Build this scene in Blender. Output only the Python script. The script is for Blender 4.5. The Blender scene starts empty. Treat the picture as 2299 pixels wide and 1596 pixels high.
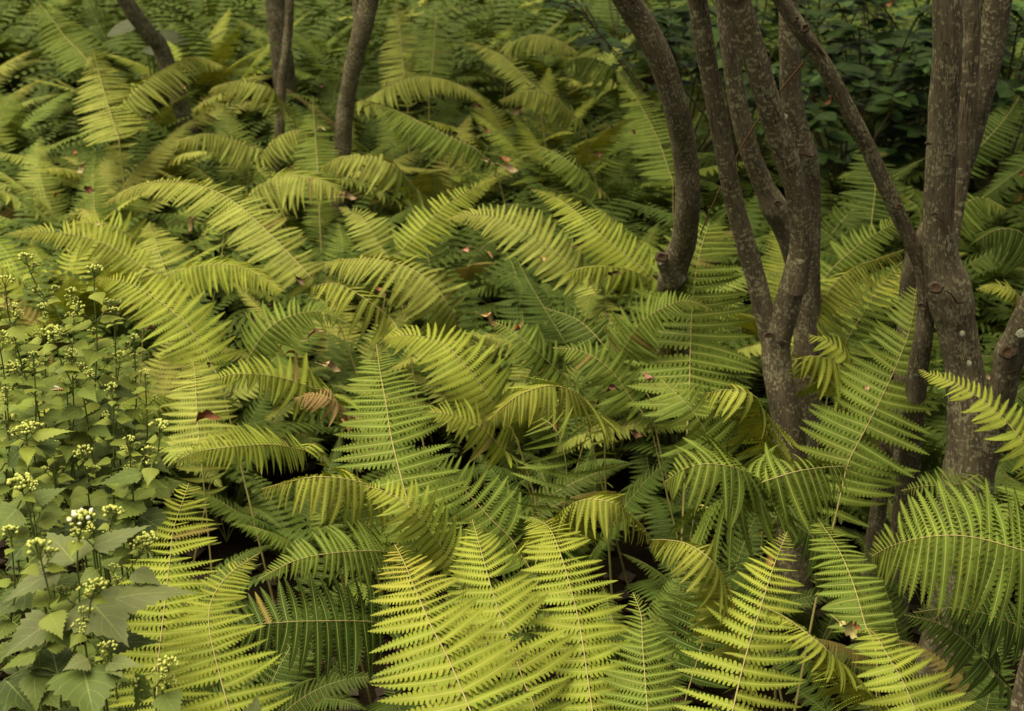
import bpy, math, random
import numpy as np
from mathutils import Vector, Matrix, Quaternion, noise as mnoise
R = math.radians
rng = random.Random(7)
scene = bpy.context.scene
col = scene.collection

# ------------------------------------------------------------------ camera
CAM_H, PITCH, LENS = 1.65, 22.6, 50.0
W0, H0 = 2299.0, 1596.0
FPX = W0 * LENS / 36.0
cd = bpy.data.cameras.new('camera'); cam = bpy.data.objects.new('camera', cd); col.objects.link(cam)
cam.location = (0, 0, CAM_H); cam.rotation_euler = (R(90 - PITCH), 0, 0)
cd.lens = LENS; cd.sensor_width = 36.0; cd.clip_start = 0.05; cd.clip_end = 500
cd.dof.use_dof = True; cd.dof.focus_distance = 1.92; cd.dof.aperture_fstop = 10.5
scene.camera = cam
FW = Vector((0, math.cos(R(PITCH)), -math.sin(R(PITCH)))); UP = Vector((0, math.sin(R(PITCH)), math.cos(R(PITCH))))
RT = Vector((1, 0, 0)); CP = Vector((0, 0, CAM_H))

# ------------------------------------------------------------------ sky, sun, exposure
SUN_EL, SUN_AZ = 72.0, -105.0          # azimuth measured from +Y (away from camera), negative = left
world = bpy.data.worlds.new('World'); scene.world = world; world.use_nodes = True
wn = world.node_tree; wn.nodes.clear()
sky = wn.nodes.new('ShaderNodeTexSky'); sky.sky_type = 'NISHITA'; sky.sun_disc = False
sky.sun_elevation = R(SUN_EL); sky.sun_rotation = R(SUN_AZ); sky.air_density = 1.0; sky.dust_density = 4.0; sky.ozone_density = 0.6
hs = wn.nodes.new('ShaderNodeHueSaturation'); hs.inputs['Saturation'].default_value = 0.35
bg = wn.nodes.new('ShaderNodeBackground'); bg.inputs['Strength'].default_value = 0.05
wo = wn.nodes.new('ShaderNodeOutputWorld')
wn.links.new(sky.outputs[0], hs.inputs['Color']); wn.links.new(hs.outputs[0], bg.inputs['Color']); wn.links.new(bg.outputs[0], wo.inputs['Surface'])
sd = bpy.data.lights.new('sun', 'SUN'); sun = bpy.data.objects.new('sun', sd); col.objects.link(sun)
sd.energy = 3.2; sd.angle = R(65); sd.color = (1.0, 0.93, 0.78)
sdir = Vector((math.sin(R(SUN_AZ)) * math.cos(R(SUN_EL)), math.cos(R(SUN_AZ)) * math.cos(R(SUN_EL)), math.sin(R(SUN_EL))))
sun.rotation_euler = sdir.to_track_quat('Z', 'Y').to_euler(); sun.location = sdir * 20
vs = scene.view_settings
scene.display_settings.display_device = 'sRGB'
vs.view_transform = 'Standard'; vs.look = 'None'; vs.gamma = 1.0; vs.use_curve_mapping = False
vs.exposure = 1.02
vs.use_white_balance = True; vs.white_balance_temperature = 8300; vs.white_balance_tint = 0
scene.cycles.use_denoising = True
scene.cycles.max_bounces = 4; scene.cycles.diffuse_bounces = 2; scene.cycles.glossy_bounces = 1; scene.cycles.transmission_bounces = 2; scene.cycles.transparent_max_bounces = 4
scene.cycles.use_light_tree = False; scene.cycles.caustics_reflective = False; scene.cycles.caustics_refractive = False
scene.cycles.sample_clamp_indirect = 4.0

# ------------------------------------------------------------------ helpers
def ray(u, v):
    return FW + RT * ((u - W0 / 2) / FPX) + UP * ((H0 / 2 - v) / FPX)
def at_z(u, v, z):
    r = ray(u, v); return CP + r * ((z - CAM_H) / r.z)
def at_y(u, v, y):
    r = ray(u, v); return CP + r * (y / r.y)
def project(p):
    d = Vector(p) - CP; z = d.dot(FW)
    if z < 0.05: return (-9999, -9999, z)
    return (W0 / 2 + FPX * d.dot(RT) / z, H0 / 2 - FPX * d.dot(UP) / z, z)
def catmull(pts, n):
    P = [Vector(p) for p in pts]
    P = [P[0] * 2 - P[1]] + P + [P[-1] * 2 - P[-2]]
    out = []
    m = len(P) - 3
    for i in range(n + 1):
        t = i / n * m; k = min(int(t), m - 1); f = t - k
        a, b, c, d = P[k:k + 4]
        out.append(0.5 * ((2 * b) + (c - a) * f + (2 * a - 5 * b + 4 * c - d) * f * f + (3 * b - a - 3 * c + d) * f ** 3))
    return out
def resample(pts, n):
    d = [0.0]
    for a, b in zip(pts, pts[1:]): d.append(d[-1] + (b - a).length)
    L = d[-1]; out = []; k = 0
    for i in range(n + 1):
        s = L * i / n
        while k < len(d) - 2 and d[k + 1] < s: k += 1
        f = 0 if d[k + 1] == d[k] else (s - d[k]) / (d[k + 1] - d[k])
        out.append(pts[k].lerp(pts[k + 1], f))
    return out, L
def lerp_list(vals, t):
    x = t * (len(vals) - 1); k = min(int(x), len(vals) - 2); f = x - k
    return vals[k] * (1 - f) + vals[k + 1] * f
def mesh_from(name, verts, faces, mats, uvs=None, smooth=True, attr=None, midx=None):
    me = bpy.data.meshes.new(name)
    me.from_pydata([tuple(v) for v in verts], [], faces)
    for m in (mats if isinstance(mats, (list, tuple)) else [mats]): me.materials.append(m)
    if smooth: me.polygons.foreach_set('use_smooth', [True] * len(me.polygons))
    if midx: me.polygons.foreach_set('material_index', midx)
    if uvs is not None:
        uv = me.uv_layers.new(name='UVMap')
        li = np.empty(len(me.loops), dtype=np.int32); me.loops.foreach_get('vertex_index', li)
        uv.data.foreach_set('uv', np.asarray(uvs, dtype=np.float32)[li].ravel())
    if attr is not None:
        a = me.attributes.new('var', 'FLOAT', 'POINT'); a.data.foreach_set('value', np.asarray(attr, dtype=np.float32))
    me.update()
    return me
def link(name, me, parent=None, M=None, color=None):
    o = bpy.data.objects.new(name, me); col.objects.link(o)
    if parent is not None: o.parent = parent
    if M is not None: o.matrix_basis = M
    if color is not None: o.color = (color[0], color[1], color[2], 1)
    return o
def thing(name, label, cat, loc=(0, 0, 0), group=None):
    o = bpy.data.objects.new(name, None); col.objects.link(o); o.location = loc; o.empty_display_size = 0.05
    o['label'] = label; o['category'] = cat
    if group: o['group'] = group
    return o
def tag(o, label, cat, group=None):
    o['label'] = label; o['category'] = cat
    if group: o['group'] = group
    return o
def tube_data(pts, radii, sides=6, base=0, uvscale=True, cap=True, seam=None):
    """rings along pts; uv in metres (around, along)"""
    verts, faces, uvs = [], [], []
    T = [(pts[min(i + 1, len(pts) - 1)] - pts[max(i - 1, 0)]).normalized() for i in range(len(pts))]
    ref = Vector((0, -1, 0)) if abs(T[0].y) < 0.9 else Vector((0, 0, 1))
    nrm = (ref - T[0] * ref.dot(T[0])).normalized()
    along = 0
    for i, p in enumerate(pts):
        nrm = (nrm - T[i] * nrm.dot(T[i])).normalized(); b = T[i].cross(nrm)
        if i: along += (p - pts[i - 1]).length
        r = radii[i]
        for k in range(sides + 1):
            a = 2 * math.pi * k / sides + math.pi     # the seam lies on the side away from the camera
            rr = r(a) if callable(r) else r
            verts.append(p + (nrm * math.cos(a) + b * math.sin(a)) * rr)
            uvs.append((a * (radii[0](0) if callable(radii[0]) else radii[0]), along))
    n = sides + 1
    for i in range(len(pts) - 1):
        for k in range(sides):
            q = base + i * n + k
            faces.append((q, q + 1, q + n + 1, q + n))
    if cap:
        faces.append(tuple(base + (len(pts) - 1) * n + k for k in range(sides)))
    return verts, faces, uvs

# ------------------------------------------------------------------ materials
def nodes_of(name):
    m = bpy.data.materials.new(name); m.use_nodes = True
    nt = m.node_tree; nt.nodes.clear()
    return m, nt, (lambda t: nt.nodes.new(t)), (lambda a, b: nt.links.new(a, b))
def sock(node, *names):
    for n in names:
        if n in node.inputs: return node.inputs[n]
def mixrgb(N, L, fac, a, b, mode='MIX'):
    n = N('ShaderNodeMix'); n.data_type = 'RGBA'; n.blend_type = mode
    for s, v in ((n.inputs[0], fac), (n.inputs[6], a), (n.inputs[7], b)):
        if hasattr(v, 'links'): L(v, s)
        elif isinstance(v, (int, float)): s.default_value = v
        else: s.default_value = (*v, 1)
    return n.outputs[2]
def math_node(N, L, op, a, b=None, clamp=False):
    n = N('ShaderNodeMath'); n.operation = op; n.use_clamp = clamp
    for s, v in ((n.inputs[0], a), (n.inputs[1], b)):
        if v is None: continue
        if hasattr(v, 'links'): L(v, s)
        else: s.default_value = v
    return n.outputs[0]
def ramp(N, L, fac, stops):
    n = N('ShaderNodeValToRGB'); L(fac, n.inputs[0])
    e = n.color_ramp.elements
    while len(e) < len(stops): e.new(0.5)
    for k, (p, c) in enumerate(stops):
        e[k].position = p; e[k].color = (*c, 1) if len(c) == 3 else c
    return n.outputs[0]
def noise_tex(N, L, vec, scale, detail=2, rough=0.5):
    n = N('ShaderNodeTexNoise'); n.inputs['Scale'].default_value = scale; n.inputs['Detail'].default_value = detail; n.inputs['Roughness'].default_value = rough
    if vec is not None: L(vec, n.inputs['Vector'])
    return n.outputs['Fac']

def leaf_material(name, midrib=True, translucency=0.3, rough=0.5, rib_col=(0.42, 0.40, 0.14), rib_w=0.035, veins=None, spots=0.0, spec=0.3, tip_pale=0.25, under=(1.0, 1.0, 1.0)):
    """foliage: base colour = object colour, mottled; paler midrib from the UV; some light passes through"""
    m, nt, N, L = nodes_of(name)
    oi = N('ShaderNodeObjectInfo'); uv = N('ShaderNodeUVMap'); uv.uv_map = 'UVMap'
    sep = N('ShaderNodeSeparateXYZ'); L(uv.outputs[0], sep.inputs[0])
    tc = N('ShaderNodeTexCoord')
    at = N('ShaderNodeAttribute'); at.attribute_name = 'var'
    geo = N('ShaderNodeNewGeometry')
    n1 = noise_tex(N, L, geo.outputs['Position'], 28, 1)
    f1 = math_node(N, L, 'MULTIPLY_ADD', n1, 0.7); nt.nodes[-1].inputs[2].default_value = 0.65
    v = math_node(N, L, 'ADD', f1, at.outputs['Fac'])
    hsv = N('ShaderNodeHueSaturation'); L(oi.outputs['Color'], hsv.inputs['Color']); L(v, hsv.inputs['Value'])
    h = math_node(N, L, 'MULTIPLY_ADD', at.outputs['Fac'], -0.12); nt.nodes[-1].inputs[2].default_value = 0.5
    L(h, hsv.inputs['Hue'])
    c = hsv.outputs[0]
    av = math_node(N, L, 'ABSOLUTE', sep.outputs['Y'])
    # paler, yellower towards the tips of the lobes
    tip = math_node(N, L, 'POWER', av, 2.0)
    c = mixrgb(N, L, math_node(N, L, 'MULTIPLY', tip, tip_pale), c, (0.30, 0.33, 0.07))
    if veins:
        # side veins: fine lines running out from the midrib
        sk = math_node(N, L, 'MULTIPLY_ADD', av, -veins[1]); L(sep.outputs['X'], nt.nodes[-1].inputs[2])
        w = math_node(N, L, 'MULTIPLY', sk, veins[0]); fr = math_node(N, L, 'FRACT', w)
        d = math_node(N, L, 'ABSOLUTE', math_node(N, L, 'SUBTRACT', fr, 0.5))
        vl = math_node(N, L, 'LESS_THAN', d, veins[2])
        c = mixrgb(N, L, math_node(N, L, 'MULTIPLY', vl, 0.38), c, rib_col)
    if midrib:
        mr = math_node(N, L, 'LESS_THAN', av, rib_w)
        c = mixrgb(N, L, math_node(N, L, 'MULTIPLY', mr, 0.5), c, rib_col)
    if spots > 0:
        ns = noise_tex(N, L, geo.outputs['Position'], 160, 1)
        big = noise_tex(N, L, geo.outputs['Position'], 5, 1)
        s = math_node(N, L, 'MULTIPLY', math_node(N, L, 'GREATER_THAN', ns, 0.66), math_node(N, L, 'GREATER_THAN', big, 0.5))
        edge = math_node(N, L, 'GREATER_THAN', av, 0.45)
        s = math_node(N, L, 'MULTIPLY', math_node(N, L, 'MULTIPLY', s, edge), spots)
        c = mixrgb(N, L, s, c, (0.11, 0.05, 0.03))
    p = N('ShaderNodeBsdfPrincipled'); L(c, p.inputs['Base Color']); p.inputs['Roughness'].default_value = rough
    sock(p, 'Specular IOR Level', 'Specular').default_value = spec
    tr = N('ShaderNodeBsdfTranslucent')
    tcx = mixrgb(N, L, 1.0, c, (1.25, 1.15, 0.55), 'MULTIPLY'); L(tcx, tr.inputs['Color'])
    mx = N('ShaderNodeMixShader'); mx.inputs[0].default_value = translucency
    L(p.outputs[0], mx.inputs[1]); L(tr.outputs[0], mx.inputs[2])
    out = N('ShaderNodeOutputMaterial'); L(mx.outputs[0], out.inputs['Surface'])
    return m
M_PINNA = leaf_material('fern_leaflet', translucency=0.16, rough=0.55, spots=0.85, rib_w=0.07, spec=0.1)
M_SNAKE = leaf_material('herb_leaf', translucency=0.22, rough=0.5, rib_col=(0.30, 0.34, 0.12), rib_w=0.03, veins=(6.0, 0.28, 0.03), spec=0.18, tip_pale=0.05)
M_SHRUB = leaf_material('shrub_leaf', translucency=0.2, rough=0.45, rib_col=(0.16, 0.24, 0.09), rib_w=0.03, veins=(7.0, 0.2, 0.05), spec=0.12, tip_pale=0.0)
def plain(name, colr, rough=0.6, var=0.3, scale=60, use_obj=False, bump=0.0, spec=0.3):
    m, nt, N, L = nodes_of(name)
    geo = N('ShaderNodeNewGeometry'); n = noise_tex(N, L, geo.outputs['Position'], scale, 3)
    f = math_node(N, L, 'MULTIPLY_ADD', n, 2 * var); nt.nodes[-1].inputs[2].default_value = 1 - var
    hsv = N('ShaderNodeHueSaturation'); L(f, hsv.inputs['Value'])
    if use_obj:
        oi = N('ShaderNodeObjectInfo'); L(oi.outputs['Color'], hsv.inputs['Color'])
    else: hsv.inputs['Color'].default_value = (*colr, 1)
    p = N('ShaderNodeBsdfPrincipled'); L(hsv.outputs[0], p.inputs['Base Color']); p.inputs['Roughness'].default_value = rough
    sock(p, 'Specular IOR Level', 'Specular').default_value = spec
    if bump:
        bp = N('ShaderNodeBump'); bp.inputs['Strength'].default_value = bump; bp.inputs['Distance'].default_value = 0.01
        L(n, bp.inputs['Height']); L(bp.outputs[0], p.inputs['Normal'])
    out = N('ShaderNodeOutputMaterial'); L(p.outputs[0], out.inputs['Surface'])
    return m
M_RACHIS = plain('fern_stalk', (0.36, 0.31, 0.12), 0.5, use_obj=True, scale=25)
M_STEM = plain('herb_stem', (0.12, 0.15, 0.04), 0.5, scale=20)
M_BUD = plain('flower_bud', (0.42, 0.46, 0.13), 0.5, 0.25, 300)
M_WHITE = plain('white_floret', (0.75, 0.73, 0.62), 0.6, 0.1, 300)
M_DEAD = plain('fallen_leaf', (0.3, 0.15, 0.06), 0.6, 0.45, 90, use_obj=True, bump=0.4)
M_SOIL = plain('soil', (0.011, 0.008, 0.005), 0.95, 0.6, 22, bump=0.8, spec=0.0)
M_SCAR = plain('bark_scar', (0.035, 0.022, 0.014), 0.9, 0.5, 120, bump=0.6, spec=0.1)
M_WOOD = plain('torn_wood', (0.06, 0.036, 0.022), 0.8, 0.5, 150, bump=0.5, spec=0.1)
M_COLLAR = plain('bark_collar', (0.075, 0.06, 0.045), 0.9, 0.5, 140, bump=0.7, spec=0.1)
M_LICHEN = plain('lichen', (0.22, 0.23, 0.175), 0.9, 0.25, 200, bump=0.4, spec=0.1)
M_VINE = plain('thin_vine', (0.16, 0.08, 0.04), 0.6, 0.6, 9)
M_STONE = plain('stone', (0.30, 0.30, 0.26), 0.85, 0.3, 14, bump=0.6)
M_TWIG = plain('shrub_twig', (0.06, 0.045, 0.025), 0.8)
def bark():
    m, nt, N, L = nodes_of('bark')
    uv = N('ShaderNodeUVMap'); uv.uv_map = 'UVMap'
    oi = N('ShaderNodeObjectInfo')
    off = N('ShaderNodeVectorMath'); off.operation = 'ADD'; L(uv.outputs[0], off.inputs[0])
    cmb = N('ShaderNodeCombineXYZ'); L(math_node(N, L, 'MULTIPLY', oi.outputs['Random'], 7.3), cmb.inputs[2]); L(cmb.outputs[0], off.inputs[1])
    def mapped(sx, sy):
        mp = N('ShaderNodeVectorMath'); mp.operation = 'MULTIPLY'; L(off.outputs[0], mp.inputs[0]); mp.inputs[1].default_value = (sx, sy, 1); return mp.outputs[0]
    crack = noise_tex(N, L, mapped(420, 45), 1.0, 3, 0.6)
    big = noise_tex(N, L, mapped(25, 14), 1.0, 3, 0.6)
    patch = noise_tex(N, L, mapped(95, 150), 1.0, 1, 0.4)
    band = noise_tex(N, L, mapped(9, 26), 1.0, 2, 0.5)
    speck = noise_tex(N, L, mapped(240, 330), 1.0, 2, 0.6)
    c = ramp(N, L, big, [(0.3, (0.082, 0.066, 0.045)), (0.55, (0.145, 0.118, 0.082)), (0.75, (0.20, 0.168, 0.12))])
    c = mixrgb(N, L, math_node(N, L, 'MULTIPLY', ramp(N, L, crack, [(0.36, (1, 1, 1)), (0.47, (0, 0, 0))]), 0.75), c, (0.022, 0.016, 0.011))
    pm = math_node(N, L, 'ADD', math_node(N, L, 'MULTIPLY', patch, 0.62), math_node(N, L, 'MULTIPLY', band, 0.38))
    pf = ramp(N, L, pm, [(0.52, (0, 0, 0)), (0.60, (1, 1, 1))])
    pf = math_node(N, L, 'MULTIPLY', pf, ramp(N, L, crack, [(0.42, (0.15, 0.15, 0.15)), (0.50, (1, 1, 1))]))
    pale = mixrgb(N, L, speck, (0.26, 0.24, 0.15), (0.42, 0.39, 0.27))
    c = mixrgb(N, L, math_node(N, L, 'MULTIPLY', pf, 0.85), c, pale)
    p = N('ShaderNodeBsdfPrincipled'); L(c, p.inputs['Base Color']); p.inputs['Roughness'].default_value = 0.85
    sock(p, 'Specular IOR Level', 'Specular').default_value = 0.2
    bp = N('ShaderNodeBump'); bp.inputs['Strength'].default_value = 0.8; bp.inputs['Distance'].default_value = 0.0025
    h = math_node(N, L, 'ADD', crack, math_node(N, L, 'MULTIPLY', big, 0.8)); L(h, bp.inputs['Height']); L(bp.outputs[0], p.inputs['Normal'])
    out = N('ShaderNodeOutputMaterial'); L(p.outputs[0], out.inputs['Surface'])
    return m
M_BARK = bark()

# ------------------------------------------------------------------ ground
def build_ground():
    xs = [-250, -60, -20] + [i * 0.25 for i in range(-24, 25)] + [20, 60, 250]
    ys = [-60, -10] + [i * 0.25 for i in range(-4, 45)] + [20, 60, 300]
    V, F = [], []
    for y in ys:
        for x in xs:
            V.append((x, y, 0.035 * mnoise.noise(Vector((x * 0.9, y * 0.9, 0))) - 0.02))
    n = len(xs)
    for j in range(len(ys) - 1):
        for i in range(n - 1):
            F.append((j * n + i, j * n + i + 1, (j + 1) * n + i + 1, (j + 1) * n + i))
    o = link('ground', mesh_from('ground', V, F, M_SOIL)); o['kind'] = 'structure'; o['label'] = 'dark soil of the forest floor under the ferns'
build_ground()

# ------------------------------------------------------------------ leaflet (pinna) shapes
def pinna_shape(nl=17, wid=0.165, bend=0.1, droop=0.12, twist=0.0, hi=True, seed=0, fold=0.12):
    """unit-length leaflet along +x; +y = towards the tip of the frond; each side cut into rounded lobes"""
    r = random.Random(seed)
    V, UVs, F = [], [], []
    def place(x, y, z=0.0):
        yy = y + bend * x * x
        zz = z - droop * x * x + fold * abs(y) * 0.6
        a = twist * x; dy = y
        yy = dy * math.cos(a) + bend * x * x; zz = zz + dy * math.sin(a)
        return (x, yy, zz)
    def half(x):
        s = min(1, 0.72 + 3.2 * x)
        return wid * 0.5 * s * max(0.03, (1 - x ** 1.9)) ** 0.85
    xs = [0.0]; 
    for i in range(nl):
        xs.append(xs[-1] + (1.0 - 0.45 * i / nl))
    xs = [x / xs[-1] for x in xs]
    mid = []
    for i, x in enumerate(xs):
        V.append(place(x, 0, 0)); UVs.append((x, 0)); mid.append(len(V) - 1)
    for s in (1, -1):
        prev = None
        for i in range(nl):
            x0, x1 = xs[i], xs[i + 1]; dx = x1 - x0; xm = (x0 + x1) / 2
            h = half(xm) * (1 + r.uniform(-0.06, 0.06)); sl = dx * 0.38    # lobes slant towards the leaflet tip
            nb = 0.22 + 0.30 * xm
            def add(x, yf, z=0):
                V.append(place(min(x, 1.0), s * h * yf, z)); UVs.append((x, s * yf)); return len(V) - 1
            b0 = prev if prev is not None else add(x0 + sl * nb * 0.4, nb)
            b1 = add(x1 + sl * nb * 0.4, nb * 0.97) if i < nl - 1 else mid[-1]
            zt = -0.10 * h
            if hi:
                ti = 0.16 * h * r.uniform(0.5, 1.5)
                p1 = add(x0 + dx * 0.10 + sl * 0.66, 0.70, ti); p2 = add(x0 + dx * 0.24 + sl * .95, 0.96, zt + ti * .6); p4 = add(x0 + dx * .62 + sl * .95, .97, zt - ti * .4); p3 = add(x0 + dx * 0.82 + sl * 0.72, 0.72, zt - ti)
                lobe = [b0, p1, p2, p4, p3, b1]
            else:
                p1 = add(x0 + dx * 0.10 + sl * 0.85, 0.92, 0.10 * h); p3 = add(x0 + dx * 0.62 + sl * 0.95, 0.96, zt - 0.12 * h)
                lobe = [b0, p1, p3, b1]
            base = [mid[i], b0, b1, mid[i + 1]] if i < nl - 1 else [mid[i], b0, mid[i + 1]]
            if s > 0: base.reverse(); lobe.reverse()
            F.append(tuple(base)); F.append(tuple(lobe))
            prev = b1
    return V, F, UVs
PINNAE = []          # (bend, droop) variants shared by every hand-placed frond
for k in range(14):
    b = [0.02, 0.10, 0.18, 0.26, -0.05, 0.12, 0.08][k % 7]; d = [0.06, 0.14, 0.10, 0.20, 0.16, 0.05, 0.12][k % 7]
    if k >= 9: d += 0.22
    tw = [0.0, 0.5, -0.4, 0.3, -0.7, 0.2, 0.6][(k * 3) % 7]
    V, F, U = pinna_shape(nl=16, wid=0.262, bend=b, droop=d, twist=tw, seed=k)
    PINNAE.append(mesh_from('leaflet', V, F, M_PINNA, U, attr=[((k * 37) % 11 - 5) * 0.012] * len(V)))
FLAT_P, DROOP_P = PINNAE[:9], PINNAE[9:]

def blade_width(s, f0=0.85, peak=0.3, tip_pow=0.8):
    """relative leaflet length at s (0 = lowest visible point, 1 = tip; negative = hidden lower part)"""
    if s < 0: return max(0.0, f0 * (1 + s * 1.4))
    if s < peak: return f0 + (1 - f0) * math.sin(s / peak * math.pi / 2)
    return max(0.015, ((1 - s) / (1 - peak))) ** tip_pow

OCC = []    # (u, v, depth, radius px) of everything that must stay in view
def frond_frames(pts, roll, face=0.0, off=Vector((0, 0, 0))):
    fr = []
    for i, p in enumerate(pts):
        T = (pts[min(i + 1, len(pts) - 1)] - pts[max(i - 1, 0)]).normalized()
        ref = Vector((0, 0, 1)) * (1 - face) + Vector((0, -.88, .47)) * face     # blades lean towards the open side where the light comes from
        N = ref - T * ref.dot(T)
        if N.length < 0.15: N = Vector((0, -1, 0)) - T * -T.y
        N.normalize(); rr = roll(i / (len(pts) - 1)) if callable(roll) else roll
        N = Quaternion(T, R(rr)) @ N
        fr.append((p, T, N, N.cross(T)))     # side: left of the rachis seen from above is -S
    return fr
def pinna_matrix(p, d, n, length, width_scale, sgn):
    x = d.normalized(); z = (n - x * n.dot(x)).normalized(); y = z.cross(x) * sgn
    # columns: x along the leaflet, y towards the frond tip (mirrored on one side)
    M = Matrix(((x.x, y.x, z.x, p.x), (x.y, y.y, z.y, p.y), (x.z, y.z, z.z, p.z), (0, 0, 0, 1)))
    return M @ Matrix.Diagonal((length, length * width_scale, length, 1))

G_BRIGHT = (0.225, 0.272, 0.045); G_YEL = (0.25, 0.285, 0.055); G_MID = (0.118, 0.172, 0.032); G_DEEP_SHADE = (0.04, 0.08, 0.015); G_PALE = (0.255, 0.29, 0.07)  # the deep green carries painted shade for low and right-hand ferns
STRAW = (0.33, 0.29, 0.115); STRAW_G = (0.26, 0.27, 0.09)

def hero_frond(plant, base, path, hw, colr, droop=0.15, roll=0, dens=4.7, f0=0.85, peak=0.3, tip_pow=0.8, ang=(80, 74, 48), wide=1.0, straw=STRAW, lean=None, ratio=1.0, seed=0, jit=1.0, face=None, tipcol=None):
    r = random.Random(seed * 13 + 5)
    P = [at_z(*q) for q in path]
    curve, L = resample(catmull(P, 60), 60)
    d0 = (curve[2] - curve[0]).normalized()
    dens *= 1.12
    if droop > 0.3: hw = hw * 1.35; tip_pow = tip_pow * .75; wide *= .85; dens *= 1.2
    mid = project(curve[24]); hwm = hw * mid[2] / FPX           # half width in metres
    # hidden lower part: from the crown on the ground up to the first visible point
    b = base
    stipe = catmull([b, b.lerp(curve[0], 0.55) + Vector((0, 0, 0.05)), curve[0] - d0 * min(0.06, (curve[0] - b).length * .3), curve[0], curve[3]], 24)[:19]
    full = stipe[:-1] + curve
    nst = len(stipe) - 1
    # stalk mesh
    Ls = [0.0]
    for a, c in zip(full, full[1:]): Ls.append(Ls[-1] + (c - a).length)
    tot = Ls[-1]; r0 = 0.0019 * (hwm / 0.11) ** 0.5 + 0.0003
    rad = [r0 * (1.25 - 1.0 * (s / tot)) for s in Ls]
    V, F, U = tube_data([p - b for p in full], rad, 5)
    fr = link('frond', mesh_from('frond', V, F, M_RACHIS, U), plant, None, straw)
    if face is None:
        a, c = project(curve[0]), project(curve[-1]); h = abs(a[0] - c[0]) / (abs(a[0] - c[0]) + abs(a[1] - c[1]) + 1e-6)
        face = (.3 + .42 * h) if droop < .3 else (.18 + .27 * h)
    frames = frond_frames(curve, roll, face)
    # leaflets
    def put(p, T, N, S, s, w, i):
        for sgn in (1, -1):
            if r.random() < 0.025: continue
            k = 0.5 * (s + abs(s))
            a = (ang[0] + (ang[1] - ang[0]) * k * 2) if k < 0.5 else (ang[1] + (ang[2] - ang[1]) * (k - 0.5) * 2)
            a += (7 * mnoise.noise(Vector((s * 5, seed * 3.1, sgn * 2.0))) + r.uniform(-3, 3)) * jit
            ln = hwm * w * (1 + r.uniform(-0.06, 0.06)) * (ratio if sgn > 0 else 1.0)
            if r.random() < .035: ln *= r.uniform(.35, .75)
            d = T * math.cos(R(a)) + S * (sgn * math.sin(R(a)))
            dr = droop * (1 + 0.5 * mnoise.noise(Vector((s * 4, seed * 1.7, 9)))) + r.uniform(-0.05, 0.07) * jit
            d = (d + Vector((0, 0, -1)) * dr).normalized()
            pool = DROOP_P if droop > 0.3 and r.random() < 0.65 else FLAT_P
            nn = (N + S * (r.uniform(-0.22, 0.22) * jit) + T * (0.1 * jit * r.uniform(-1, 1)))
            M = pinna_matrix(p - b, d, nn, ln, wide, -1 if sgn > 0 else 1)
            f = 1 + r.uniform(-0.09, 0.09); yl = max(0, s) ** 3 * 0.12
            c = (colr[0] * f * (1 + yl), colr[1] * f, colr[2] * f)
            if r.random() < .008: c = (.2 * f, .16 * f, .05 * f)
            if tipcol and s > .45:
                q = min(1, (s - .45) / .4) * r.uniform(.5, 1.0); c = tuple(c[j] * (1 - q) + tipcol[j] * q for j in range(3))
            o = link('leaflet', pool[r.randrange(len(pool))], fr, M, c)
    s = 0.0; i = 0
    while s < L * 0.985:
        t = s / L; w = blade_width(t, f0, peak, tip_pow); k = t * 60; q = min(int(k), 59); f = k - q
        p = frames[q][0].lerp(frames[q + 1][0], f); T, N, S = frames[q][1:]
        put(p, T, N, S, t, w, i)
        s += max(0.0028, hwm / dens * (0.22 + 0.78 * w)); i += 1
    # leaflets of the hidden lower part (seen only through gaps)
    step = hwm / dens * 1.05; acc = 0
    fs = frond_frames(stipe, 0)
    for k in range(len(stipe) - 1, 5, -1):
        acc += (stipe[k] - stipe[k - 1]).length
        if acc > step:
            acc = 0; u = (len(stipe) - 1 - k) / len(stipe)
            w = f0 * (1 - u * 1.25)
            if w < 0.15: break
            p, T, N, S = fs[k]; put(p, T, N, S, -0.001, w, k)
    for k in range(0, 61, 6):
        pr = project(curve[k]); OCC.append((pr[0], pr[1], pr[2], (0.75 if pr[2] < 3.2 else .4) * hw * blade_width(k / 60, f0, peak, tip_pow)))
    return fr

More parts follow.
